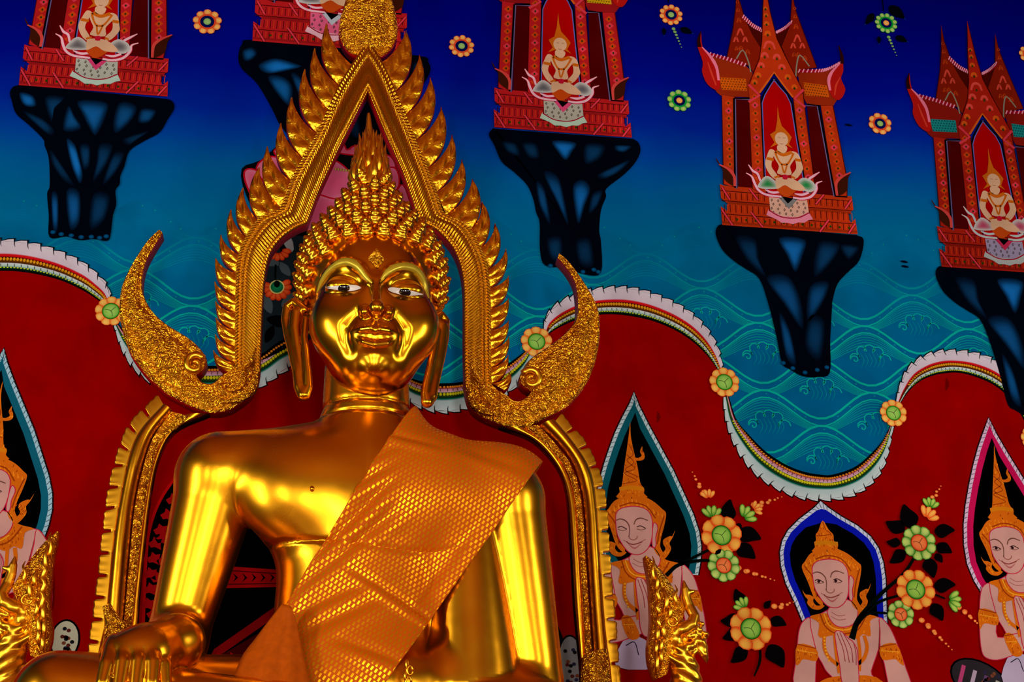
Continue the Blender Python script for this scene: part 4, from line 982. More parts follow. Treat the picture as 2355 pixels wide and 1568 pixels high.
RB = [((846, 92), (846, 212)), ((883, 149), (868, 265)), ((932, 260), (890, 318)), ((959, 325), (912, 366)), ((984, 385), (929, 406)), ((1005, 440), (948, 462)), ((1020, 485), (963, 505)), ((1034, 498), (978, 515)), ((1074, 518), (1004, 530)), ((1100, 555), (1037, 565)), ((1120, 605), (1057, 608)), ((1128, 660), (1066, 660)), ((1130, 740), (1067, 740)), ((1130, 820), (1067, 800)), ((1132, 887), (1069, 885))]
PROF = [(0, 0), (.02, .016), (.06, .022), (.10, .016), (.13, .03), (.22, .034), (.30, .026), (.38, .034), (.60, .04), (.64, .026), (.68, .040), (.74, .046), (.80, .040), (.84, .026), (.88, .034), (.96, .030), (1, 0)]
PROF = [(1 - s_, h) for s_, h in PROF][::-1]
GM = [M_GOLD_BAND, M_RED]
solid_strip('halo_band', LB, YH, PROF, .10, GM, halo)
solid_strip('halo_band', RB, YH, PROF, .10, GM, halo)
LH = [((598, 850), (539, 840)), ((592, 880), (525, 855)), ((574, 911), (510, 862)), ((526, 943), (497, 876)), ((478, 948), (480, 883)), ((430, 930), (462, 876)), ((405, 917), (453, 862)), ((383, 905), (463, 856)), ((360, 885), (475, 835)), ((335, 860), (470, 815)), ((297, 806), (440, 782)), ((277, 739), (383, 746)), ((275, 705), (350, 715)), ((279, 665), (331, 680)), ((290, 635), (327, 645)), ((310, 597), (335, 605)), ((340, 553), (354, 568)), ((366, 528), (374, 536))]
RH = [((1069, 883), (1132, 885)), ((1075, 915), (1150, 900)), ((1091, 946), (1165, 908)), ((1134, 970), (1179, 920)), ((1179, 982), (1195, 922)), ((1220, 978), (1212, 912)), ((1265, 956), (1222, 898)), ((1290, 943), (1208, 893)), ((1307, 932), (1195, 876)), ((1341, 894), (1200, 853)), ((1362, 853), (1220, 825)), ((1376, 801), (1265, 794)), ((1379, 753), (1300, 767)), ((1376, 715), (1324, 736)), ((1362, 680), (1329, 705)), ((1334, 636), (1324, 656)), ((1307, 601), (1307, 622)), ((1286, 582), (1283, 593))]
HP = [(0, 0), (.03, .02), (.08, .028), (.12, .016), (.2, .035), (.35, .055), (.5, .062), (.65, .055), (.8, .036), (.88, .018), (.92, .026), (.97, .02), (1, 0)]
for hp in (LH, RH):
    h_ = solid_strip('halo_horn', hp, YH, HP, .11, [M_GOLD_SCROLL, M_RED], halo)
def tube3(name, pts, rad, mat, parent, nseg=10, sub=4, flat=1.0):
    q = cat_open(np.array(pts, float), sub); n = len(q)
    r_ = np.interp(np.linspace(0, 1, n), np.linspace(0, 1, len(rad)), rad) if isinstance(rad, (list, tuple)) else np.full(n, rad)
    t = np.gradient(q, axis=0); t /= np.linalg.norm(t, axis=1, keepdims=True) + 1e-9
    V, F = [], []
    for i in range(n):
        up = np.array([0, -1.0, 0]); a = np.cross(t[i], up); a /= np.linalg.norm(a) + 1e-9; b = np.cross(a, t[i])
        for k in range(nseg):
            an = 2 * math.pi * k / nseg; V.append(q[i] + (a * math.cos(an) + b * math.sin(an) * flat) * r_[i])
    for i in range(n - 1):
        for k in range(nseg):
            F.append((i * nseg + k, i * nseg + (k + 1) % nseg, (i + 1) * nseg + (k + 1) % nseg, (i + 1) * nseg + k))
    F += [tuple(range(nseg))[::-1], tuple(range((n - 1) * nseg, n * nseg))]
    return mesh_obj(name, V, F, mat, parent)
# curling scrolls on the horns and leafy dragon mouths where horn and band meet
for (cx, cy, sx, r0, turn) in ((448, 838, 1, 24, 1), (1222, 872, -1, 24, 1)):
    pts = []
    for k in range(16):
        a = .6 + k * .52; r_ = r0 * (1 - k / 19)
        pts.append(P(cx + sx * r_ * math.cos(a), cy - r_ * math.sin(a), YH - .062))
    tube3('horn_scroll', pts, [.022, .026, .016, .01], M_GOLD_TRIM, halo, 8, 2)
for pts, rr in (([(590, 860), (578, 895), (548, 915), (510, 922)], [.02, .035, .03, .012]), ([(560, 850), (556, 878), (538, 893), (520, 896)], [.018, .028, .022, .01]), ([(545, 915), (520, 905), (505, 890), (515, 872)], [.02, .024, .02, .008]), ([(588, 800), (575, 830), (560, 845)], [.006, .018, .02]),
                ([(1080, 895), (1090, 928), (1118, 945), (1150, 952)], [.02, .035, .03, .012]), ([(1110, 885), (1114, 910), (1134, 925), (1158, 930)], [.018, .028, .022, .01]), ([(1125, 940), (1145, 930), (1158, 918), (1150, 900)], [.02, .024, .02, .008]), ([(1082, 835), (1095, 865), (1112, 880)], [.006, .018, .02])):
    tube3('scroll_leaf', [P(x, y, YH - .045) for x, y in pts], rr, M_GOLD_FINE, halo, 8, 4)
LT = [(751, 54), (724, 111), (701, 159), (671, 224), (646, 283), (615, 337), (596, 385), (559, 432), (531, 482), (508, 540), (496, 594), (494, 648), (496, 693), (497, 731), (495, 769), (491, 806)]
LV = [(812, 147), (783, 197), (758, 253), (730, 306), (699, 364), (672, 417), (645, 478), (592, 506), (564, 545), (549, 586), (541, 628), (539, 682), (538, 720), (538, 761), (538, 800), (538, 836), (526, 860)]
RT = [(934, 69), (965, 126), (990, 178), (1015, 246), (1040, 310), (1063, 367), (1087, 412), (1109, 464), (1139, 514), (1164, 572), (1170, 634), (1170, 686), (1170, 737), (1171, 774), (1169, 817), (1173, 856)]
RV = [(877, 140), (907, 210), (930, 264), (957, 320), (984, 385), (1005, 440), (1028, 494), (1083, 531), (1110, 568), (1127, 618), (1130, 662), (1131, 710), (1130, 761), (1129, 808), (1130, 849), (1133, 885), (1163, 901)]
LFP = [(0, 0), (.05, .012), (.25, .018), (.44, .020), (.5, .013), (.56, .020), (.75, .018), (.95, .012), (1, 0)]
def bez(a, b, c, n=9):
    return [tuple((1 - t) ** 2 * np.array(a) + 2 * t * (1 - t) * np.array(b) + t * t * np.array(c)) for t in np.linspace(0, 1, n)]
def flame_leaf(T, A, B, name='flame_leaf'):
    T, A, B = np.array(T, float), np.array(A, float), np.array(B, float)
    inw = np.array([846.0, 700.0]) - (A + B) / 2; inw /= np.linalg.norm(inw)
    def ctrl(S, amt):
        ch = T - S; n_ = np.array([-ch[1], ch[0]])
        if n_ @ (B - A) < 0: n_ = -n_
        return (S + T) / 2 + n_ * amt
    ea = bez(A + inw * 4, ctrl(A, .20), T); eb = bez(B + inw * 4, ctrl(B, .36), T)
    ea[-1] = tuple(T + np.array([1.2, 0])); eb[-1] = tuple(T - np.array([1.2, 0]))
    return solid_strip(name, list(zip(eb, ea)), YH + .012, LFP, .07, [M_GOLD_LEAF, M_RED], halo, 2)
for T_, V_ in ((LT, LV), (RT, RV)):
    for i in range(16): flame_leaf(T_[i], V_[i], V_[i + 1])
solid_strip('halo_finial', [((846, 128), (850, 128)), ((812, 126), (878, 130)), ((792, 108), (902, 110)), ((781, 82), (914, 80)), ((781, 50), (912, 42)), ((795, 0), (902, 0)), ((812, -50), (886, -50)), ((832, -100), (864, -100)), ((846, -150), (850, -150))], YH + .012,
            HP, .09, [M_GOLD_SCROLL, M_RED], halo)
# lower uprights: notched plate, polished round moulding, carved strip, inner moulding
UPL = dict(plate=[((362, 906), (378, 935)), ((301, 966), (322, 991)), ((276, 1016), (303, 1036)), ((261, 1066), (292, 1066)), ((249, 1112), (282, 1112)), ((241, 1162), (274, 1155)), ((235, 1217), (264, 1215)), ((229, 1262), (258, 1260)), ((224, 1318), (253, 1318)), ((216, 1373), (248, 1373)), ((210, 1428), (242, 1428)), ((203, 1468), (234, 1470)), ((200, 1519), (226, 1522)), ((192, 1600), (220, 1602)), ((180, 1700), (208, 1700))],
           tube=[((375, 931), (398, 948)), ((322, 991), (354, 1004)), ((296, 1051), (330, 1070)), ((276, 1142), (312, 1150)), ((261, 1232), (302, 1235)), ((249, 1358), (291, 1360)), ((241, 1433), (284, 1433)), ((221, 1529), (268, 1529)), ((205, 1700), (252, 1700))],
           strip=[((392, 948), (440, 962)), ((352, 1006), (374, 1014)), ((330, 1070), (350, 1080)), ((312, 1150), (335, 1160)), ((302, 1235), (324, 1240)), ((291, 1360), (311, 1362)), ((284, 1433), (304, 1433)), ((268, 1529), (290, 1529)), ((252, 1700), (274, 1700))],
           inner=[((425, 955), (482, 953)), ((374, 1012), (402, 991)), ((350, 1078), (363, 1061)), ((334, 1162), (344, 1157)), ((324, 1242), (334, 1240)), ((310, 1364), (321, 1364)), ((303, 1435), (316, 1435)), ((290, 1529), (303, 1529)), ((274, 1700), (288, 1700))])
UPR = dict(plate=[((1293, 949), (1276, 970)), ((1318, 981), (1297, 994)), ((1346, 1011), (1320, 1022)), ((1372, 1062), (1349, 1068)), ((1389, 1113), (1364, 1116)), ((1397, 1164), (1371, 1164)), ((1401, 1215), (1376, 1215)), ((1404, 1270), (1379, 1270)), ((1408, 1322), (1383, 1322)), ((1412, 1373), (1386, 1373)), ((1419, 1428), (1390, 1428)), ((1421, 1471), (1395, 1471)), ((1427, 1539), (1402, 1539)), ((1434, 1620), (1408, 1620)), ((1440, 1700), (1414, 1700))],
           tube=[((1276, 968), (1238, 982)), ((1318, 1019), (1278, 1020)), ((1357, 1083), (1316, 1072)), ((1372, 1164), (1338, 1150)), ((1380, 1283), (1347, 1270)), ((1391, 1432), (1358, 1432)), ((1404, 1552), (1365, 1552)), ((1416, 1700), (1374, 1700))],
           strip=[((1240, 980), (1205, 982)), ((1276, 1019), (1254, 1024)), ((1314, 1070), (1301, 1079)), ((1337, 1145), (1321, 1150)), ((1346, 1262), (1331, 1262)), ((1357, 1432), (1341, 1432)), ((1365, 1564), (1346, 1564)), ((1374, 1700), (1354, 1700))],
           inner=[((1210, 986), (1148, 982)), ((1258, 1024), (1225, 1012)), ((1300, 1080), (1280, 1070)), ((1322, 1152), (1303, 1130)), ((1331, 1264), (1312, 1230)), ((1341, 1432), (1322, 1400)), ((1346, 1564), (1336, 1545)), ((1354, 1700), (1342, 1700))])
ROUND = [(.5 - .5 * math.cos(math.pi * k / 10), .075 * math.sin(math.pi * k / 10)) for k in range(11)]
ROUND2 = [(s_, h * .45) for s_, h in ROUND]
def notched(A, B):
    """Evenly notched outer edge for the plate beside the round moulding."""
    d = np.r_[0, np.cumsum(np.linalg.norm(np.diff(A, axis=0), axis=1))]
    s_ = np.arange(0, d[-1], 1.5)
    A2 = np.stack([np.interp(s_, d, A[:, j]) for j in (0, 1)], 1); B2 = np.stack([np.interp(s_, d, B[:, j]) for j in (0, 1)], 1)
    ph = (s_ + 8) % 51.0
    dep = np.where(ph < 7.0, .72, np.where(ph < 11, .10, np.where(ph > 46, .10, .03 * np.sin(ph * .35) + .03)))
    return A2 + (B2 - A2) * dep[:, None], B2
FLATP = [(0, 0), (.04, .008), (.12, .010), (.9, .010), (1, .010)]
for U in (UPL, UPR):
    solid_strip('notched_plate', U['plate'], YH + .03, FLATP, .035, [M_GOLD_PLATE, M_GOLD_PLATE], halo, dense=notched)
    solid_strip('round_moulding', U['tube'], YH + .02, ROUND, .06, [M_GOLD, M_GOLD], halo)
    solid_strip('carved_strip', U['strip'], YH, [(0, 0), (.08, .022), (.5, .03), (.92, .022), (1, 0)], .07, [M_GOLD_FINE, M_GOLD], halo)
    solid_strip('inner_moulding', U['inner'], YH + .015, ROUND2, .06, [M_GOLD, M_GOLD], halo)
for foot in ([((236, 1395), (252, 1388)), ((240, 1440), (276, 1420)), ((232, 1500), (296, 1450)), ((222, 1600), (288, 1600)), ((208, 1700), (280, 1700))], [((1398, 1490), (1352, 1500)), ((1404, 1530), (1338, 1520)), ((1410, 1600), (1336, 1600)), ((1418, 1700), (1342, 1700))]):
    solid_strip('carved_foot', foot, YH - .05, [(0, 0), (.1, .03), (.5, .05), (.9, .03), (1, 0)], .06, [M_GOLD_FINE, M_GOLD], halo)

# ------------------------------------------------------------------ implicit surfaces
def dot(a, b): return (a * b).sum(-1)
def rc(p, a, b, ra, rb):
    a, b = np.asarray(a, np.float32), np.asarray(b, np.float32)
    ba = b - a; h = np.clip(((p - a) @ ba) / (ba @ ba + 1e-9), 0, 1)
    return np.linalg.norm(p - a - h[:, None] * ba, axis=1) - (ra + (rb - ra) * h)
def chain(p, pts, rad, k=0.0):
    d = None
    for i in range(len(pts) - 1):
        e = rc(p, pts[i], pts[i + 1], rad[i], rad[i + 1])
        d = e if d is None else (np.minimum(d, e) if not k else smin(d, e, k))
    return d
def ell(p, c, r):
    q = p - np.asarray(c, np.float32); r = np.asarray(r, np.float32)
    k0 = np.linalg.norm(q / r, axis=1); k1 = np.linalg.norm(q / (r * r), axis=1)
    return k0 * (k0 - 1) / (k1 + 1e-9)
def smin(a, b, k):
    h = np.maximum(k - np.abs(a - b), 0) / k
    return np.minimum(a, b) - h * h * k * .25
def smax(a, b, k): return -smin(-a, -b, k)
def grad(f, p, e=1.5e-3):
    g = np.empty_like(p)
    for j in range(3):
        o_ = np.zeros(3, np.float32); o_[j] = e
        g[:, j] = f(p + o_) - f(p - o_)
    return g / (np.linalg.norm(g, axis=1, keepdims=True) + 1e-9)
def surface_net(f, lo, hi, h, keep=None, relax=2):
    lo, hi = np.asarray(lo, np.float32), np.asarray(hi, np.float32)
    n = np.ceil((hi - lo) / h).astype(int) + 1
    ax = [lo[j] + h * np.arange(n[j], dtype=np.float32) for j in range(3)]
    B = 4                                     # coarse pass first, fine samples only near the surface
    nb = -(-n // B)
    cc = [lo[j] + h * (np.arange(nb[j], dtype=np.float32) * B + (B - 1) / 2) for j in range(3)]
    G = np.stack(np.meshgrid(*cc, indexing='ij'), -1).reshape(-1, 3).astype(np.float32)
    vc = f(G)
    val = np.repeat(np.repeat(np.repeat(vc.reshape(nb), B, 0), B, 1), B, 2)
    near = np.argwhere((np.abs(vc) < 6.5 * h).reshape(nb)) * B
    of = np.stack(np.meshgrid(*[np.arange(B)] * 3, indexing='ij'), -1).reshape(-1, 3)
    for c0 in range(0, len(near), 6000):
        ix = (near[c0:c0 + 6000, None, :] + of[None]).reshape(-1, 3)
        val[tuple(ix.T)] = f((lo + h * ix).astype(np.float32))
    val = val[:n[0], :n[1], :n[2]]
    s_ = val < 0
    cs = [s_[i:n[0] - 1 + i, j:n[1] - 1 + j, k:n[2] - 1 + k] for i in (0, 1) for j in (0, 1) for k in (0, 1)]
    anyc = np.logical_or.reduce(cs); allc = np.logical_and.reduce(cs)
    act = anyc & ~allc
    idx = np.full(act.shape, -1, np.int64); ii = np.argwhere(act); idx[act] = np.arange(len(ii))
    acc = np.zeros((len(ii), 3)); cnt = np.zeros(len(ii))
    cor = [(i, j, k) for i in (0, 1) for j in (0, 1) for k in (0, 1)]
    for a in range(8):
        for b in range(a + 1, 8):
            df = [abs(cor[a][m] - cor[b][m]) for m in range(3)]
            if sum(df) != 1: continue
            va = val[ii[:, 0] + cor[a][0], ii[:, 1] + cor[a][1], ii[:, 2] + cor[a][2]]; vb = val[ii[:, 0] + cor[b][0], ii[:, 1] + cor[b][1], ii[:, 2] + cor[b][2]]
            mk = (va < 0) != (vb < 0)
            t = np.where(mk, va / np.where(mk, va - vb, 1), 0)
            pos = np.array(cor[a]) + t[:, None] * (np.array(cor[b]) - np.array(cor[a]))
            acc[mk] += pos[mk]; cnt[mk] += 1
    V = (lo + h * (ii + acc / cnt[:, None])).astype(np.float32)
    Fs = []
    for d in range(3):
        e1, e2 = (d + 1) % 3, (d + 2) % 3
        sl0 = [slice(None)] * 3; sl1 = [slice(None)] * 3
        sl0[d] = slice(0, n[d] - 1); sl1[d] = slice(1, n[d])
        ch = s_[tuple(sl0)] != s_[tuple(sl1)]
        g = np.argwhere(ch)
        g = g[(g[:, e1] > 0) & (g[:, e2] > 0) & (g[:, e1] < n[e1] - 1) & (g[:, e2] < n[e2] - 1)]
        ins = s_[tuple(g.T)]
        def cell(o1, o2):
            c = g.copy(); c[:, e1] -= o1; c[:, e2] -= o2
            return idx[tuple(c.T)]
        qd = np.stack([cell(1, 1), cell(0, 1), cell(0, 0), cell(1, 0)], 1)
        qd[~ins] = qd[~ins][:, ::-1]
        Fs.append(qd)
    Fq = np.vstack(Fs)
    for it in range(relax):
        if it:                                # even out the net, then pull it back onto the surface
            sm = np.zeros_like(V); ct = np.zeros(len(V), np.float32)
            for a in range(4):
                for b in ((a + 1) % 4, (a + 3) % 4):
                    np.add.at(sm, Fq[:, a], V[Fq[:, b]]); np.add.at(ct, Fq[:, a], 1)
            V = V * .5 + .5 * sm / ct[:, None]
        for _ in range(2):
            V = V - grad(f, V) * np.clip(f(V), -h, h)[:, None]
    if keep is not None:
        kv = keep(V); Fq = Fq[kv[Fq].all(1)]
        used = np.zeros(len(V), bool); used[Fq.ravel()] = True
        re = np.cumsum(used) - 1; V = V[used]; Fq = re[Fq]
    return V, Fq, grad(f, V)
def implicit(name, f, lo, hi, h, mat, parent, keep=None, relax=2):
    V, Fq, N = surface_net(f, lo, hi, h, keep, relax)
    return mesh_obj(name, V, Fq, mat, parent, normals=N)
def trace_many(f, pts, lift=0.0):
    """Where the rays through many pixels meet a surface, lifted off it by lift metres."""
    d = np.array([ray(x, y) for x, y in pts]); d /= np.linalg.norm(d, axis=1, keepdims=True)
    t = np.full(len(d), 5.5)
    for _ in range(90):
        e = f((CAMPOS + d * t[:, None]).astype(np.float32))
        if np.abs(e).max() < 2e-4: break
        t = np.minimum(t + e * .85, 12)
    p = CAMPOS + d * t[:, None]
    return p + grad(f, p.astype(np.float32)) * np.reshape(lift, (-1, 1))
def trace(f, px, py, lift=0.0):
    d = ray(px, py); d = d / np.linalg.norm(d); t = 5.5
    for _ in range(120):
        e = float(f(np.array([CAMPOS + d * t], np.float32))[0])
        if e < 2e-4: break
        t += e * .8
        if t > 12: break
    p = CAMPOS + d * t
    if lift: p = p + grad(f, np.array([p], np.float32))[0] * lift
    return p

# ------------------------------------------------------------------ the statue
YB = -1.40
BX = P(842, 1000, YB)[0]
def mir(p):
    q = np.array(p, float); q[0] = 2 * BX - q[0]; return q
K = {}
K['neck0'], K['neck1'] = P(843, 850, -1.36), P(842, 1010, -1.36)
K['shL'], K['shR'] = P(507, 1097, -1.38), P(1152, 1152, -1.38)
K['elL'], K['elR'] = P(405, 1478, -1.36), P(1216, 1560, -1.36)
K['wrL'] = P(405, 1476, -1.86)
K['kneeL'] = P(132, 1600, -1.84)
def legs(p):
    kl = K['kneeL']; kr = mir(kl); kr[2] = kl[2] - .26
    hipz = kl[2] + .05
    d = None
    for k_, sg in ((kl, -1), (kr, 1)):
        hip = np.array([BX + sg * .38, -1.38, hipz - .06]); ank = np.array([BX - sg * .35, -2.02, k_[2] - (.17 if sg < 0 else .05)])
        e = smin(rc(p, hip, k_, .27, .19), rc(p, k_, ank, .185, .13), .10)
        d = e if d is None else smin(d, e, .06)
    return d
def torso(p):
    d = ell(p, P(832, 1150, YB), (.60, .33, .42))
    d = smin(d, ell(p, P(820, 1400, YB - .02), (.43, .33, .55)), .22)
    d = smin(d, rc(p, P(840, 1062, YB + .02), K['shL'], .22, .245), .14)
    d = smin(d, rc(p, P(840, 1062, YB + .02), K['shR'], .22, .245), .14)
    pec = np.minimum(ell(p, P(712, 1135, YB - .13), (.36, .21, .29)), ell(p, P(965, 1145, YB - .13), (.36, .21, .29)))
    d = smin(d, pec, .11)
    zc = P(660, 1247, YB - .33)[2] + .03 * np.cos((p[:, 0] - P(660, 1247, YB - .33)[0]) * 5)
    d = d + .010 * np.exp(-((p[:, 2] - zc) / .014) ** 2) * (p[:, 1] < YB)
    return d
def neck(p):
    a, b = K['neck0'], K['neck1']
    d = rc(p, a, b, .235, .252)
    for py in (906, 934):
        z = P(842, py, -1.65)[2]
        d = d + .010 * np.exp(-((p[:, 2] - z) / .011) ** 2)
    return d
def arms(p):
    d = rc(p, K['shL'], K['elL'], .232, .150)
    d = smin(d, rc(p, K['elL'], K['wrL'], .155, .130), .06)
    e = rc(p, K['shR'], K['elR'], .24, .185)
    wr = P(1000, 1690, -2.0)
    e = smin(e, rc(p, P(1218, 1585, -1.38), wr, .17, .12), .04)
    return d, e, wr
def hand(p):
    k = .012
    d = smin(rc(p, K['wrL'], P(345, 1490, -2.00), .130, .115), ell(p, P(310, 1506, -2.04), (.165, .125, .115)), .09)
    for (x0, y0, x1, y1, x2, y2, r_) in ((246, 1526, 236, 1570, 232, 1650, .032), (282, 1520, 274, 1575, 271, 1672, .033), (318, 1519, 312, 1575, 309, 1678, .033), (352, 1522, 349, 1570, 346, 1660, .032)):
        d = smin(d, chain(p, [P(x0 * .75 + 78, y0 - 46, -2.06), P(x0, y0 + 2, -2.165), P(x1, y1, -2.195), P(x2, y2, -2.18)], [.045, r_ + .005, r_, r_ * .8]), k)
    d = smin(d, chain(p, [P(362, 1490, -2.02), P(374, 1530, -2.10), P(377, 1575, -2.12), P(372, 1620, -2.12)], [.06, .042, .036, .028]), k)
    return d
def drape(p):
    """Cast robe hanging inside the left arm of the statue."""
    return rc(p, P(1070, 1210, YB - .06), P(1085, 1580, YB - .08), .17, .26)
def hand2(p, wr):
    c = wr + np.array([-.30, -.10, -.02])
    d = smin(rc(p, wr, c, .11, .09), ell(p, c, (.2, .13, .07)), .06)
    for k in range(4):
        a = c + np.array([-.15, -.09 + .06 * k, 0]); d = smin(d, rc(p, a, a + np.array([-.28, -.02, .0]), .036, .028), .025)
    return smin(d, rc(p, c + np.array([.0, -.12, .02]), c + np.array([-.2, -.16, .05]), .036, .028), .025)
def body(p):
    d = smin(torso(p), neck(p), .085)
    aL, aR, wr = arms(p)
    d = smin(d, aL, .03)
    d = smin(d, drape(p), .02)
    d = smin(d, aR, .018)
    d = np.minimum(d, smin(hand(p), aL, .03))
    d = smin(d, hand2(p, wr), .03)
    d = smin(d, ell(p, P(822, 1590, YB), (.62, .42, .30)), .1)
    d = smin(d, legs(p), .03)
    # fold line under the breast and between arm and chest
    return d
statue = thing('buddha_statue', (BX, YB, K['kneeL'][2] - .46), 'large polished gold seated Buddha statue in front of the mural', 'statue')
lo = np.array([BX - 1.95, -2.45, K['kneeL'][2] - .62]); hi = np.array([BX + 1.95, -.9, P(842, 840, YB)[2]])
implicit('body', body, lo, hi, .0165, M_GOLD, statue)

# ---- head
HC = P(857, 690, -1.47)
def head_base(p):
    d = ell(p, HC, (.330, .375, .43))
    d = smin(d, ell(p, P(858, 806, -1.57), (.258, .262, .275)), .17)
    return d
def Fp(px, py, out):
    b = trace(head_base, px, py)
    return P(px, py, b[1] - out)
H = dict(
    nose=[Fp(864, 632, -.012), Fp(865, 672, .035), Fp(866, 704, .082)], tip=Fp(866, 708, .078), wingL=Fp(839, 717, .022), wingR=Fp(893, 719, .022), sept=Fp(866, 724, .03),
    up=[Fp(808, 764, -.004), Fp(832, 757, .026), Fp(853, 755, .042), Fp(863, 760, .038), Fp(873, 757, .042), Fp(892, 760, .026), Fp(916, 770, -.004)],
    lo=[Fp(816, 774, -.002), Fp(838, 786, .022), Fp(862, 792, .034), Fp(888, 789, .022), Fp(908, 778, -.002)],
    muz=Fp(862, 772, -.050), chin=Fp(859, 836, -.078), chekL=Fp(772, 745, -.14), chekR=Fp(952, 752, -.14),
    creL=[Fp(822, 722, .012), Fp(800, 752, .006), Fp(797, 782, .008), Fp(800, 806, .016)],
    creR=[Fp(908, 726, .012), Fp(926, 758, .006), Fp(928, 788, .008), Fp(925, 811, .016)],
    sockL=Fp(792, 646, .030), sockR=Fp(932, 655, .030), lidL=Fp(790, 660, -.052), lidR=Fp(933, 669, -.052),
    brL=[Fp(730, 668, -.006), Fp(746, 632, .0), Fp(772, 607, .004), Fp(803, 601, .008), Fp(830, 614, .010), Fp(852, 642, .006)],
    brR=[Fp(985, 684, -.006), Fp(974, 642, .0), Fp(950, 616, .004), Fp(918, 612, .008), Fp(893, 624, .010), Fp(874, 644, .006)])
def head(p):
    d = head_base(p)
    d = smin(d, ell(p, H['chekL'], (.14, .15, .17)), .10); d = smin(d, ell(p, H['chekR'], (.14, .15, .17)), .10)
    for c in ('sockL', 'sockR'): d = smax(d, -ell(p, H[c], (.100, .050, .062)), .05)
    for c in ('brL', 'brR'): d = smin(d, chain(p, H[c], [.010, .016, .018, .018, .017, .012]), .035)
    for c in ('lidL', 'lidR'): d = smin(d, ell(p, H[c], (.098, .062, .052)), .018)
    for c in ('creL', 'creR'): d = smax(d, -chain(p, H[c], [.006, .011, .009, .004]), .06)
    d = smin(d, ell(p, H['muz'], (.125, .075, .085)), .05)
    d = smin(d, chain(p, H['nose'], [.016, .022, .032]), .03)
    d = smin(d, rc(p, H['tip'], H['tip'], .036, .036), .02)
    d = smin(d, rc(p, H['sept'], H['tip'], .018, .03), .02)
    for c in ('wingL', 'wingR'): d = smin(d, rc(p, H[c], H[c] + np.array([0, .03, .015]), .026, .024), .03)
    d = smin(d, chain(p, H['up'], [.008, .017, .021, .018, .021, .017, .008]), .012)
    d = smin(d, chain(p, H['lo'], [.008, .019, .024, .019, .008]), .010)
    d = smin(d, rc(p, H['chin'], H['chin'], .100, .100), .014)
    return d
hd = implicit('head', head, HC + np.array([-.42, -.58, -.62]), HC + np.array([.42, .45, .50]), .0085, M_GOLD_FACE, statue)
M_EYEW = m_plain('eye_white', (214, 206, 196), .25, .05)
M_EYEB = m_plain('eye_black', (5, 6, 10), .08, .05, spec=.8)
M_BROW = m_plain('brow_gold', (206, 178, 44), .35, .08, 20, .4, .55)
def patch(name, pts, f, lift, mat, parent, dome=.004, n=4):
    q = cat_closed(np.array(pts, float), n); c = q.mean(0)
    V, F = [], []; m = len(q); rings = (1.0, .75, .45)
    pp = np.vstack([c + (q - c) * r_ for r_ in rings] + [c[None]])
    V = trace_many(f, pp, np.concatenate([np.full(m, lift + dome * (1 - r_ ** 2)) for r_ in rings] + [[lift + dome]]))
    for i in range(2):
        for k in range(m): F.append((i * m + k, i * m + (k + 1) % m, (i + 1) * m + (k + 1) % m, (i + 1) * m + k))
    for k in range(m): F.append((2 * m + k, 2 * m + (k + 1) % m, 3 * m))
    o = mesh_obj(name, V, F, mat, parent)
    return o
eyeL = patch('eye', [(748, 660), (779, 657), (804, 655), (822, 657), (831, 663), (820, 668), (804, 670), (779, 667)], head, .0035, M_EYEW, hd)
eyeR = patch('eye', [(891, 665), (900, 661), (919, 663), (944, 668), (972, 676), (951, 679), (932, 680), (912, 676), (897, 671)], head, .0035, M_EYEW, hd)
for (x, y) in ((791, 663), (931, 672)):
    patch('pupil', [(x - 13, y), (x - 9, y - 7), (x, y - 8.5), (x + 9, y - 7), (x + 13, y), (x + 9, y + 7), (x, y + 8), (x - 9, y + 7)], head, .0085, M_EYEB, hd, .006)
def brow(outer, inner):
    A, B = cat_open(outer, 4), cat_open(inner, 4); V, UV, F = [], [], []
    prof = ((0, .001), (.12, .010), (.5, .013), (.88, .010), (1, .001))
    V = trace_many(head, [a + (b - a) * s_ for a, b in zip(A, B) for s_, h in prof], [h * min(1, np.linalg.norm(a - b) / 9) for a, b in zip(A, B) for s_, h in prof])
    for i in range(len(A) - 1):
        for j in range(4): F.append((i * 5 + j, i * 5 + j + 1, i * 5 + j + 6, i * 5 + j + 5))
    mesh_obj('eyebrow', V, F, M_BROW, hd)
brow([(728, 672), (738, 642), (753, 618), (775, 600), (798, 593), (823, 602), (842, 628), (858, 650)], [(730, 672), (743, 650), (759, 629), (779, 615), (801, 611), (820, 621), (838, 642), (856, 653)])
brow([(874, 642), (887, 621), (905, 609), (928, 604), (950, 608), (967, 621), (979, 643), (987, 686)], [(877, 645), (893, 633), (909, 624), (928, 621), (946, 625), (959, 635), (971, 654), (985, 686)])
patch('urna', [(865, 571), (874, 582), (884, 596), (878, 606), (868, 617), (857, 606), (847, 596), (856, 582)], head, .004, M_GOLD_FINE, hd, .014, 3)
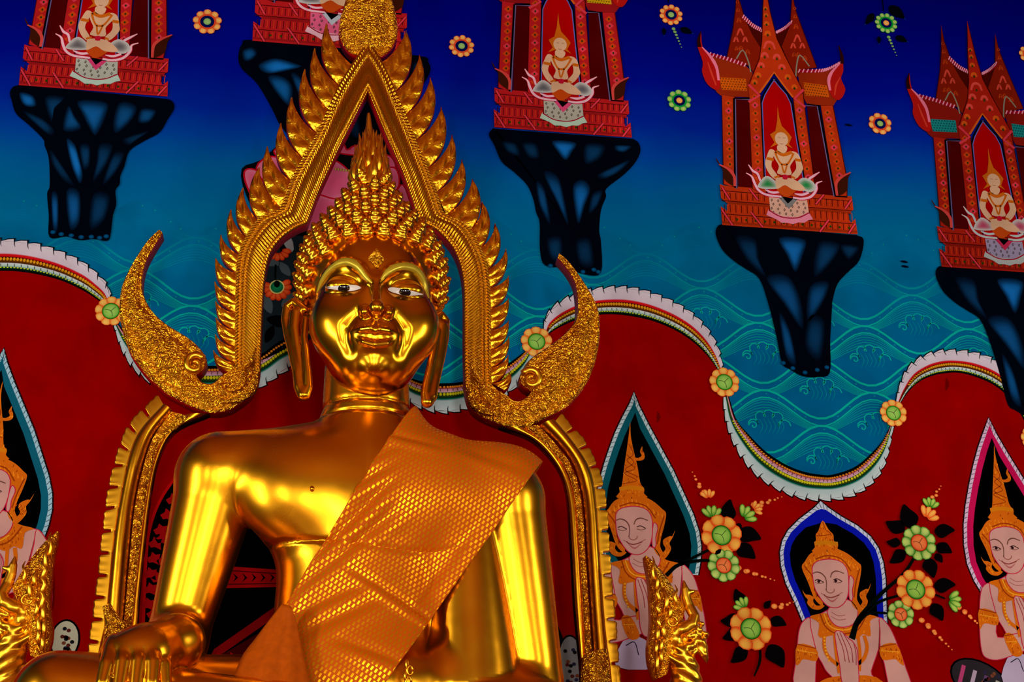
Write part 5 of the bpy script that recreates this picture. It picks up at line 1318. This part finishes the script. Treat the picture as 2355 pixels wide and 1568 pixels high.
# ---- ears
for pts, rad, inn in (([(700, 712, -1.50), (676, 694, -1.47), (661, 706, -1.45), (657, 735, -1.45), (664, 775, -1.47), (674, 815, -1.50), (684, 855, -1.52), (689, 890, -1.54), (695, 908, -1.55)], [.022, .024, .026, .026, .026, .026, .028, .032, .030], [(703, 735, -1.53), (700, 775, -1.54), (704, 815, -1.55), (708, 855, -1.56), (709, 890, -1.56), (702, 908, -1.56)]),
                      ([(1000, 735, -1.50), (1014, 724, -1.47), (1024, 738, -1.45), (1023, 770, -1.46), (1016, 810, -1.48), (1007, 850, -1.50), (998, 885, -1.53), (992, 912, -1.55), (984, 924, -1.56)], [.022, .024, .026, .026, .026, .026, .028, .032, .030], [(1004, 760, -1.52), (998, 800, -1.53), (990, 840, -1.55), (982, 880, -1.56), (978, 905, -1.57), (981, 924, -1.57)])):
    a3 = [P(*q) for q in pts]; b3 = [P(*q) for q in inn]
    def ear(p, a3=a3, b3=b3, rad=rad):
        d = chain(p, a3, rad); d = smin(d, chain(p, b3, [.018, .020, .022, .024, .026, .028]), .02)
        w_ = chain(p, [(a3[i + 2] + b3[i]) / 2 + np.array([0, .012, 0]) for i in range(5)], [.040, .038, .034, .03, .028])
        return smin(d, w_, .015)
    al = np.array(a3 + b3)
    implicit('ear', ear, al.min(0) - .06, al.max(0) + .06, .009, M_GOLD_FACE, hd)
# ---- hair
HH = P(855, 648, -1.385)
def hair(p):
    d = ell(p, HH, (.382, .385, .42))
    d = smin(d, rc(p, P(852, 535, -1.42), P(851, 428, -1.42), .23, .085), .10)
    return d
def hair_keep(V):
    return V[:, 2] > P(700, 752, -1.45)[2]
hr = implicit('hair', hair, HH + np.array([-.5, -.5, -.5]), HH + np.array([.5, .5, .85]), .018, M_CURL, hd, keep=hair_keep)
def curl_mesh():
    prof = [(.0, -.012), (.040, -.012), (.045, .004), (.042, .014), (.032, .020), (.034, .028), (.031, .036), (.022, .041), (.024, .048), (.020, .056), (.012, .060), (.012, .066), (.0, .074)]
    V, F = [], []; n = 8
    for r_, z in prof:
        for k in range(n):
            a = 2 * math.pi * (k + z * 30) / n; V.append((r_ * math.cos(a), r_ * math.sin(a), z))
    for i in range(len(prof) - 1):
        for k in range(n): F.append((i * n + k, i * n + (k + 1) % n, (i + 1) * n + (k + 1) % n, (i + 1) * n + k))
    me = bpy.data.meshes.new('curl'); me.from_pydata(V, [], F); me.materials.append(M_CURL)
    me.polygons.foreach_set('use_smooth', np.ones(len(F), bool)); me.update()
    return me
CM = curl_mesh()
face_out = np.array([(712, 775), (718, 700), (724, 640), (738, 592), (764, 564), (800, 549), (855, 542), (915, 548), (955, 566), (977, 598), (990, 650), (998, 775)], float)
def inside(q, poly):
    x, y = q; c = False; j = len(poly) - 1
    for i in range(len(poly)):
        if (poly[i][1] > y) != (poly[j][1] > y) and x < (poly[j][0] - poly[i][0]) * (y - poly[i][1]) / (poly[j][1] - poly[i][1]) + poly[i][0]: c = not c
        j = i
    return c
base_ = root_loc(statue)
def place_curl(p, n_, sc):
    n_ = n_ / np.linalg.norm(n_)
    o = bpy.data.objects.new('curl', CM); COL.objects.link(o); o.parent = hr
    rot = Vector(n_).to_track_quat('Z', 'Y').to_matrix().to_4x4()
    o.matrix_local = Matrix.Translation(Vector(p - base_)) @ rot @ Matrix.Diagonal((sc, sc, sc, 1))
zlo, ztop = P(700, 742, -1.45)[2], P(851, 418, -1.42)[2]
# rows of curls: walk up the front profile in even steps
zs, z = [], zlo
def radius(zv, ang, cy=-1.41):
    lo_, hi_ = 0.0, .6
    for _ in range(26):
        m_ = (lo_ + hi_) / 2
        v = float(hair(np.array([[HH[0] + m_ * math.sin(ang), cy - m_ * math.cos(ang), zv]], np.float32))[0])
        lo_, hi_ = (m_, hi_) if v < 0 else (lo_, m_)
    return lo_
ncurl = 0; prev = None; row = 0
z = zlo
while z < ztop:
    r_ = radius(z, 0.6)
    step = .088
    n_ = max(5, int(round(2 * math.pi * r_ / .097)))
    for k in range(n_):
        ang = 2 * math.pi * (k + .5 * (row % 2)) / n_
        if math.cos(ang) < -.35: continue
        rr = radius(z, ang)
        p = np.array([HH[0] + rr * math.sin(ang), -1.41 - rr * math.cos(ang), z])
        q = proj(p)
        if inside(q, face_out) and math.cos(ang) > .05: continue
        if head(np.array([p], np.float32))[0] < -.02: continue
        g = grad(hair, np.array([p], np.float32))[0]
        g = g + np.array([0, 0, .6])
        place_curl(p, g, 1.22 if z < HH[2] + .30 else 1.08); ncurl += 1
    r2 = radius(z + .03, 0.6); dz = .03; dr = r2 - r_
    z += step * dz / math.hypot(dz, dr) if dr < 0 else step
    row += 1
# ---- flame finial
FB = P(851, 424, -1.42)
def finial(p):
    z0_, z1_ = FB[2], P(848, 262, -1.42)[2]
    t = (p[:, 2] - z0_) / (z1_ - z0_)
    d = chain(p, [P(850, 428, -1.42), P(850, 385, -1.42), P(849, 340, -1.42), P(849, 322, -1.42), P(848, 262, -1.42)], [.115, .098, .062, .030, .010])
    ang = np.arctan2(p[:, 0] - FB[0], -(p[:, 1] + 1.42))
    rip = .014 * np.sin(ang * 7 + np.sin(t * 14) * 1.2) * np.clip(1 - np.abs(t - .28) / .42, 0, 1)
    return d - rip
fl = implicit('flame_finial', finial, FB + np.array([-.22, -.22, -.05]), P(848, 255, -1.42) + np.array([.22, .22, .02]), .0095, M_GOLD_TRIM, statue)
for ring, zpy, r_, hgt, n_ in ((0, 432, .096, .20, 10), (1, 410, .080, .22, 9), (2, 385, .058, .22, 8), (3, 360, .036, .16, 6)):
    zc = P(850, zpy, -1.42)[2]
    for k in range(n_):
        a = 2 * math.pi * (k + .5 * (ring % 2)) / n_ + .2
        dirv = np.array([math.sin(a), -math.cos(a), 0]); c = np.array([FB[0], -1.42, zc])
        pts = [c + dirv * r_ * .9, c + dirv * (r_ + .016) + np.array([0, 0, hgt * .35]), c + dirv * (r_ + .006) + np.array([0, 0, hgt * .7]), c + dirv * (r_ + .014) + np.array([0, 0, hgt])]
        tube3('flame_tongue', pts, [.018, .022, .013, .002], M_GOLD_TRIM, fl, 6, 3)
# nipple, breast seam
def bodysurf(px, py, lift=0.0): return trace(body, px, py, lift)
patch('nipple', [(712, 1124), (714, 1118), (719, 1117), (723, 1121), (723, 1127), (719, 1131), (714, 1129)], body, .002, M_GOLD, statue, .012, 2)

# ------------------------------------------------------------------ brocade sash over the statue
def sash_sdf(p):
    d = smin(torso(p), rc(p, K['shR'], K['elR'], .25, .19), .16)
    d = smin(d, drape(p), .12)
    d = smin(d, ell(p, P(835, 1590, YB), (.58, .46, .36)), .2)
    d = smin(d, rc(p, P(840, 1060, YB + .02), P(842, 985, YB), .26, .27), .12)
    q = p
    folds = np.zeros(len(p), np.float32)
    for (x0, y0, x1, y1, amp, wd_) in ((746, 1290, 905, 1132, .020, .030), (770, 1165, 905, 1090, .014, .028), (700, 1370, 930, 1190, .012, .035), (800, 1100, 900, 1050, .010, .025), (875, 1003, 985, 1030, .014, .022), (810, 1330, 990, 1442, .012, .020), (790, 1505, 905, 1548, .014, .028), (720, 1480, 880, 1400, .010, .035), (690, 1430, 860, 1360, .010, .03), (1000, 1370, 1120, 1200, .007, .03), (930, 1480, 1010, 1330, .007, .03), (1060, 1040, 1200, 1090, .006, .03)):
        a, b = P(x0, y0, YB - .36), P(x1, y1, YB - .36)
        u = (b - a)[[0, 2]]; L = np.linalg.norm(u); u = u / L
        w0 = p[:, [0, 2]] - a[[0, 2]]; s_ = w0 @ u; t = w0 @ np.array([-u[1], u[0]])
        end = 1 / (1 + np.exp(-(s_) / .05)) * 1 / (1 + np.exp(-(L - s_) / .05))
        folds += amp * end * (np.exp(-(t / wd_) ** 2) - .8 * np.exp(-((t - wd_ * 1.7) / wd_) ** 2))
    return d - .018 - folds
lo = np.array([BX - .75, -2.02, K['kneeL'][2] - .1]); hi = np.array([BX + 1.25, -.95, P(842, 905, YB)[2]])
V, Fq, N = surface_net(sash_sdf, lo, hi, .017)
def cutplane(p0, p1, side):
    """Vertical cut through two points of the cloth edge, running straight back."""
    a, b = np.array(p0), np.array(p1); u = b - a; u[1] = 0
    n_ = np.cross(u, [0, 1.0, 0]); n_ /= np.linalg.norm(n_)
    if n_ @ (np.array(side) - a) < 0: n_ = -n_
    return a, n_
YS = YB - .36
mid = P(900, 1230, YS)
bm = bmesh.new()
me = bpy.data.meshes.new('tmp'); me.from_pydata(V.tolist(), [], Fq.tolist()); bm.from_mesh(me)
cuts = [cutplane(P(893, 985, YS), P(655, 1392, YS), mid), cutplane(P(655, 1392, YS), P(690, 1640, YS), mid), cutplane(P(1226, 1090, -1.5), P(928, 1512, YS), mid)]
for a, n_ in cuts:
    bmesh.ops.bisect_plane(bm, geom=bm.verts[:] + bm.edges[:] + bm.faces[:], dist=1e-5, plane_co=Vector(a), plane_no=Vector(n_), clear_inner=True)
# neck opening
a = P(930, 950, -1.5)
bmesh.ops.bisect_plane(bm, geom=bm.verts[:] + bm.edges[:] + bm.faces[:], dist=1e-5, plane_co=Vector(P(942, 958, YB)), plane_no=Vector((.86, 0, -.5)), clear_inner=True)
for v in bm.verts: v.co -= Vector((0, 0, 0))
bm.to_mesh(me); bm.free()
sv = np.array([v.co[:] for v in me.vertices]); sf = [tuple(p.vertices) for p in me.polygons]
SU = P(690, 1420, YS) ; 
uv = np.stack([sv[:, 0] * .94 + sv[:, 2] * -.34, sv[:, 0] * .34 + sv[:, 2] * .94], 1)
def m_brocade():
    nt = NT('orange_brocade')
    tc = nt.n('ShaderNodeTexCoord'); mp = nt.n('ShaderNodeMapping'); mp.inputs['Scale'].default_value = (1, 1, 1); mp.inputs['Rotation'].default_value = (0, 0, math.radians(14))
    nt.l(tc, mp, 'UV', 0)
    sp = nt.n('ShaderNodeSeparateXYZ'); nt.l(mp, sp, 0, 0)
    v = nt.math('MULTIPLY', sp.outputs[1], 1 / .027); fl_ = nt.math('FLOOR', v)
    u = nt.math('ADD', nt.math('MULTIPLY', sp.outputs[0], 1 / .0235), nt.math('MULTIPLY', fl_, .5))
    fu, fv = nt.math('FRACT', u), nt.math('FRACT', v)
    # short woven dashes, every second row offset
    mu = nt.math('MULTIPLY', nt.math('GREATER_THAN', fu, .30), nt.math('LESS_THAN', fu, .74))
    mv = nt.math('MULTIPLY', nt.math('GREATER_THAN', fv, .12), nt.math('LESS_THAN', fv, .88))
    mask = nt.math('MULTIPLY', mu, mv)
    cr = nt.n('ShaderNodeMix', _data_type='RGBA')
    nt.t.links.new(mask, cr.inputs[0])
    cr.inputs[6].default_value = lin((188, 78, 0)) + (1,); cr.inputs[7].default_value = lin((238, 158, 8)) + (1,)
    nt.l(cr, nt.b, 2, 'Base Color')
    nt.t.links.new(nt.math('MULTIPLY', mask, .75), nt.b.inputs['Metallic'])
    nt.t.links.new(nt.math('SUBTRACT', .62, nt.math('MULTIPLY', mask, .28)), nt.b.inputs['Roughness'])
    bp = nt.n('ShaderNodeBump', Strength=.5, Distance=.004); nt.t.links.new(mask, bp.inputs['Height']); nt.l(bp, nt.b, 0, 'Normal')
    nt.b.inputs['Specular IOR Level'].default_value = .1
    return nt.m
M_BROC = m_brocade()
M_CLOTH = m_plain('plain_orange_silk', (170, 72, 0), .6, .12, 30.0, spec=.1)
sash = mesh_obj('shoulder_sash', sv, sf, M_BROC, None, loc=tuple(P(800, 1600, YS)), uv=uv)
tag(sash, 'orange gold-brocade sash draped over the left shoulder of the statue', 'sash')
mod = sash.modifiers.new('thickness', 'SOLIDIFY'); mod.thickness = .014; mod.offset = 1
# plain silk tail tucked at the waist
tail = [[(652, 1390, -1.80), (658, 1392, -1.82), (664, 1394, -1.83), (670, 1398, -1.83)], [(628, 1420, -1.80), (645, 1432, -1.85), (662, 1440, -1.86), (682, 1440, -1.84)], [(590, 1470, -1.83), (625, 1485, -1.90), (655, 1490, -1.91), (692, 1490, -1.87)], [(560, 1510, -1.88), (605, 1530, -1.95), (650, 1535, -1.95), (702, 1535, -1.90)], [(535, 1568, -1.95), (592, 1580, -2.0), (648, 1584, -2.0), (712, 1580, -1.94)], [(505, 1640, -2.02), (575, 1650, -2.05), (650, 1655, -2.05), (722, 1650, -1.98)]]
g = np.array([[P(*q) for q in r_] for r_ in tail])
g2 = np.array([cat_open(r_, 5) for r_ in g]); g3 = np.stack([cat_open(g2[:, j], 5) for j in range(g2.shape[1])], 1)
a_, b_ = g3.shape[:2]
uu = np.linspace(0, 1, b_)
g3[:, :, 1] -= .012 * np.sin(uu * 18)[None, :] * np.linspace(0, 1, a_)[:, None]
tl = mesh_obj('silk_tail', g3.reshape(-1, 3), [(i * b_ + j, i * b_ + j + 1, (i + 1) * b_ + j + 1, (i + 1) * b_ + j) for i in range(a_ - 1) for j in range(b_ - 1)], M_CLOTH, sash)
mod = tl.modifiers.new('thickness', 'SOLIDIFY'); mod.thickness = .01
# little gold chain at the edge of the sash
chain_t = thing('gold_chain', tuple(P(936, 1600, YS - .1)), 'short twisted gold chain hanging from the lower edge of the sash', 'chain')
for k in range(6):
    c = P(940 - k * 1.5 + (4 if k % 2 else -4), 1528 + k * 13, YS - .10)
    pts = [c + np.array([.014 * math.cos(a) * (1 if k % 2 else .4), .012 * math.cos(a) * (.4 if k % 2 else 1), .022 * math.sin(a)]) for a in np.linspace(0, 2 * math.pi, 9)]
    tube3('link', pts, .006, M_GOLD_TRIM, chain_t, 6, 2)

# ------------------------------------------------------------------ naga heads beside the throne
N2 = crop(1440, 1260, 5.092)
YN = -1.05
def n2(x, y, dy=0.0):
    (a, b), = N2([(x, y)]); return P(a, b, YN + dy)
tip0 = n2(230, 88)
CL = [(222, 92), (236, 200), (262, 330), (280, 500), (288, 700), (292, 850), (280, 1000), (258, 1150), (265, 1320), (300, 1450), (335, 1545)]
CRR = [(240, 90), (330, 170), (440, 300), (560, 480), (650, 640), (690, 730), (650, 850), (600, 950), (560, 1080), (540, 1250), (480, 1480)]
s5 = 1 / 5.092 * .00262
def naga_sdf(p):
    j = lambda x, y, dy=0.0: n2(x, y, dy)
    d = chain(p, [j(520, 1010), j(640, 960, -.03), j(770, 890, -.03), j(800, 800, -.02), j(740, 690), j(705, 580), j(690, 480), j(672, 375)], [.035, .036, .034, .030, .030, .026, .022, .005])     # upper snout and trunk
    d = smin(d, chain(p, [j(735, 520), j(790, 505)], [.018, .010]), .01)
    for (x, y, r_) in ((850, 960, .022), (890, 890, .014), (830, 850, .016), (930, 1005, .014), (800, 1010, .022), (860, 1020, .016), (740, 1040, .018)): d = smin(d, rc(p, j(x, y, -.02), j(x, y, .02), r_, r_), .012)
    d = smin(d, chain(p, [j(540, 1040), j(600, 1170, -.03), j(690, 1180, -.03), j(800, 1110, -.02), j(900, 1075), j(960, 1010)], [.03, .026, .022, .022, .020, .008]), .012)   # jaw
    d = smin(d, chain(p, [j(860, 1110, -.01), j(910, 1230, -.01), j(945, 1360)], [.040, .028, .004]), .012)                    # beard
    d = smin(d, chain(p, [j(480, 1060), j(500, 1280, -.02), j(610, 1345, -.03), j(730, 1290, -.03), j(830, 1180)], [.026, .026, .024, .024, .014]), .010)
    d = smin(d, ell(p, j(540, 1060, .03), (.10, .055, .16)), .03)
    d = smin(d, rc(p, j(540, 860, -.03), j(540, 860, .02), .030, .03), .01)
    d = smin(d, chain(p, [j(640, 1290, .02), j(690, 1450, .02), j(720, 1750, .0), j(740, 2200, .0)], [.07, .085, .10, .12]), .03)   # neck
    ang = p[:, 2] * 90 + p[:, 0] * 60
    return d - .0035 * np.sin(ang) * np.clip((j(600, 900)[2] - p[:, 2]) / .1, 0, 1)
def naga(label, mirror, at):
    root = thing('naga_head', tuple(at if not mirror else at), label, 'ornament', 'gilded naga heads flanking the throne')
    def mv(Vv):
        q = np.array(Vv, float) - tip0
        if mirror: q[:, 0] *= -1
        return q + at
    zb = n2(700, 2000)[2]
    V, Fq, N = surface_net(naga_sdf, n2(430, 2120) + np.array([0, -.22, 0]), n2(1010, 340) + np.array([0, .24, .0]), .0095)
    V2 = mv(V); Nn = N.copy()
    if mirror: Fq = Fq[:, ::-1]; Nn[:, 0] *= -1
    mesh_obj('head_and_neck', V2, Fq, M_GOLD_TRIM, root, normals=Nn)
    A = mv([n2(x, y) for x, y in cat_open(CL, 4)]); B = mv([n2(x, y) for x, y in cat_open(CRR, 4)])
    strip3('crest', A, B, [(0, 0), (.05, .03), (.2, .05), (.4, .075), (.6, .075), (.8, .05), (.95, .03), (1, 0)], .07, [M_GOLD_SCROLL, M_GOLD_FINE], root)
    for k, (x, y, dx, r_) in enumerate(((300, 300, 40, .022), (330, 420, 60, .026), (350, 560, 70, .028), (430, 640, 80, .028), (350, 720, 70, .028), (480, 760, 70, .026), (360, 880, 60, .028), (340, 1020, 50, .030), (420, 980, 50, .026), (330, 1180, 40, .028), (400, 1280, 30, .026), (340, 1350, 40, .026), (560, 600, 50, .020), (390, 1150, 40, .024))):
        sg = 1 if k % 2 else -1; L = random.uniform(.9, 1.4)
        pts = mv([n2(x - dx * .2, y + 95 * L, -.045), n2(x + dx * .45, y + 40 * L, -.075), n2(x + dx * (.35 + .2 * sg), y - 40 * L, -.082), n2(x + dx * (.5 - .2 * sg), y - 95 * L, -.07), n2(x + dx * .2, y - 150 * L, -.045)])
        tube3('crest_flame', pts, [r_ * .2, r_ * .55, r_ * .5, r_ * .35, .002], M_GOLD_TRIM, root, 6, 4)
    c = mv([n2(540, 860, -.065)])[0]
    ringp = [c + np.array([.026 * math.cos(a), -.008, .026 * math.sin(a)]) for a in np.linspace(0, 2 * math.pi, 13)]
    tube3('eye_ring', ringp, .007, M_GOLD_TRIM, root, 6, 2)
    tube3('eye', [c + np.array([0, .02, 0]), c + np.array([0, -.006, 0]), c + np.array([0, -.014, 0])], [.015, .013, .003], M_GOLD, root, 8, 2)
    return root
naga('gilded naga head with flame crest facing right, right of the statue', False, tip0)
naga('gilded naga head with flame crest facing left, behind the left knee', True, P(134, 1221, YN))

# ------------------------------------------------------------------ altar under the statue
zt_ = K['kneeL'][2] - .46
alt = thing('altar', (BX, -1.3, 0), 'tiered red and gold altar carrying the statue and halo', 'altar')
M_ALT = m_plain('altar_lacquer', (120, 14, 8), .35)
for i, (hw, y0, y1, za, zb_, mt) in enumerate(((2.35, -3.0, -.25, 0, .7, M_ALT), (2.25, -2.9, -.30, .7, .82, M_GOLD_TRIM), (2.1, -2.75, -.35, .82, zt_ - .32, M_ALT), (2.2, -2.8, -.3, zt_ - .32, zt_ - .2, M_GOLD_TRIM), (2.05, -2.6, -.4, zt_ - .2, zt_ - .02, M_GOLD_TRIM))):
    box('altar_tier', (BX - hw, y0, za), (BX + hw, y1, zb_), mt, alt)
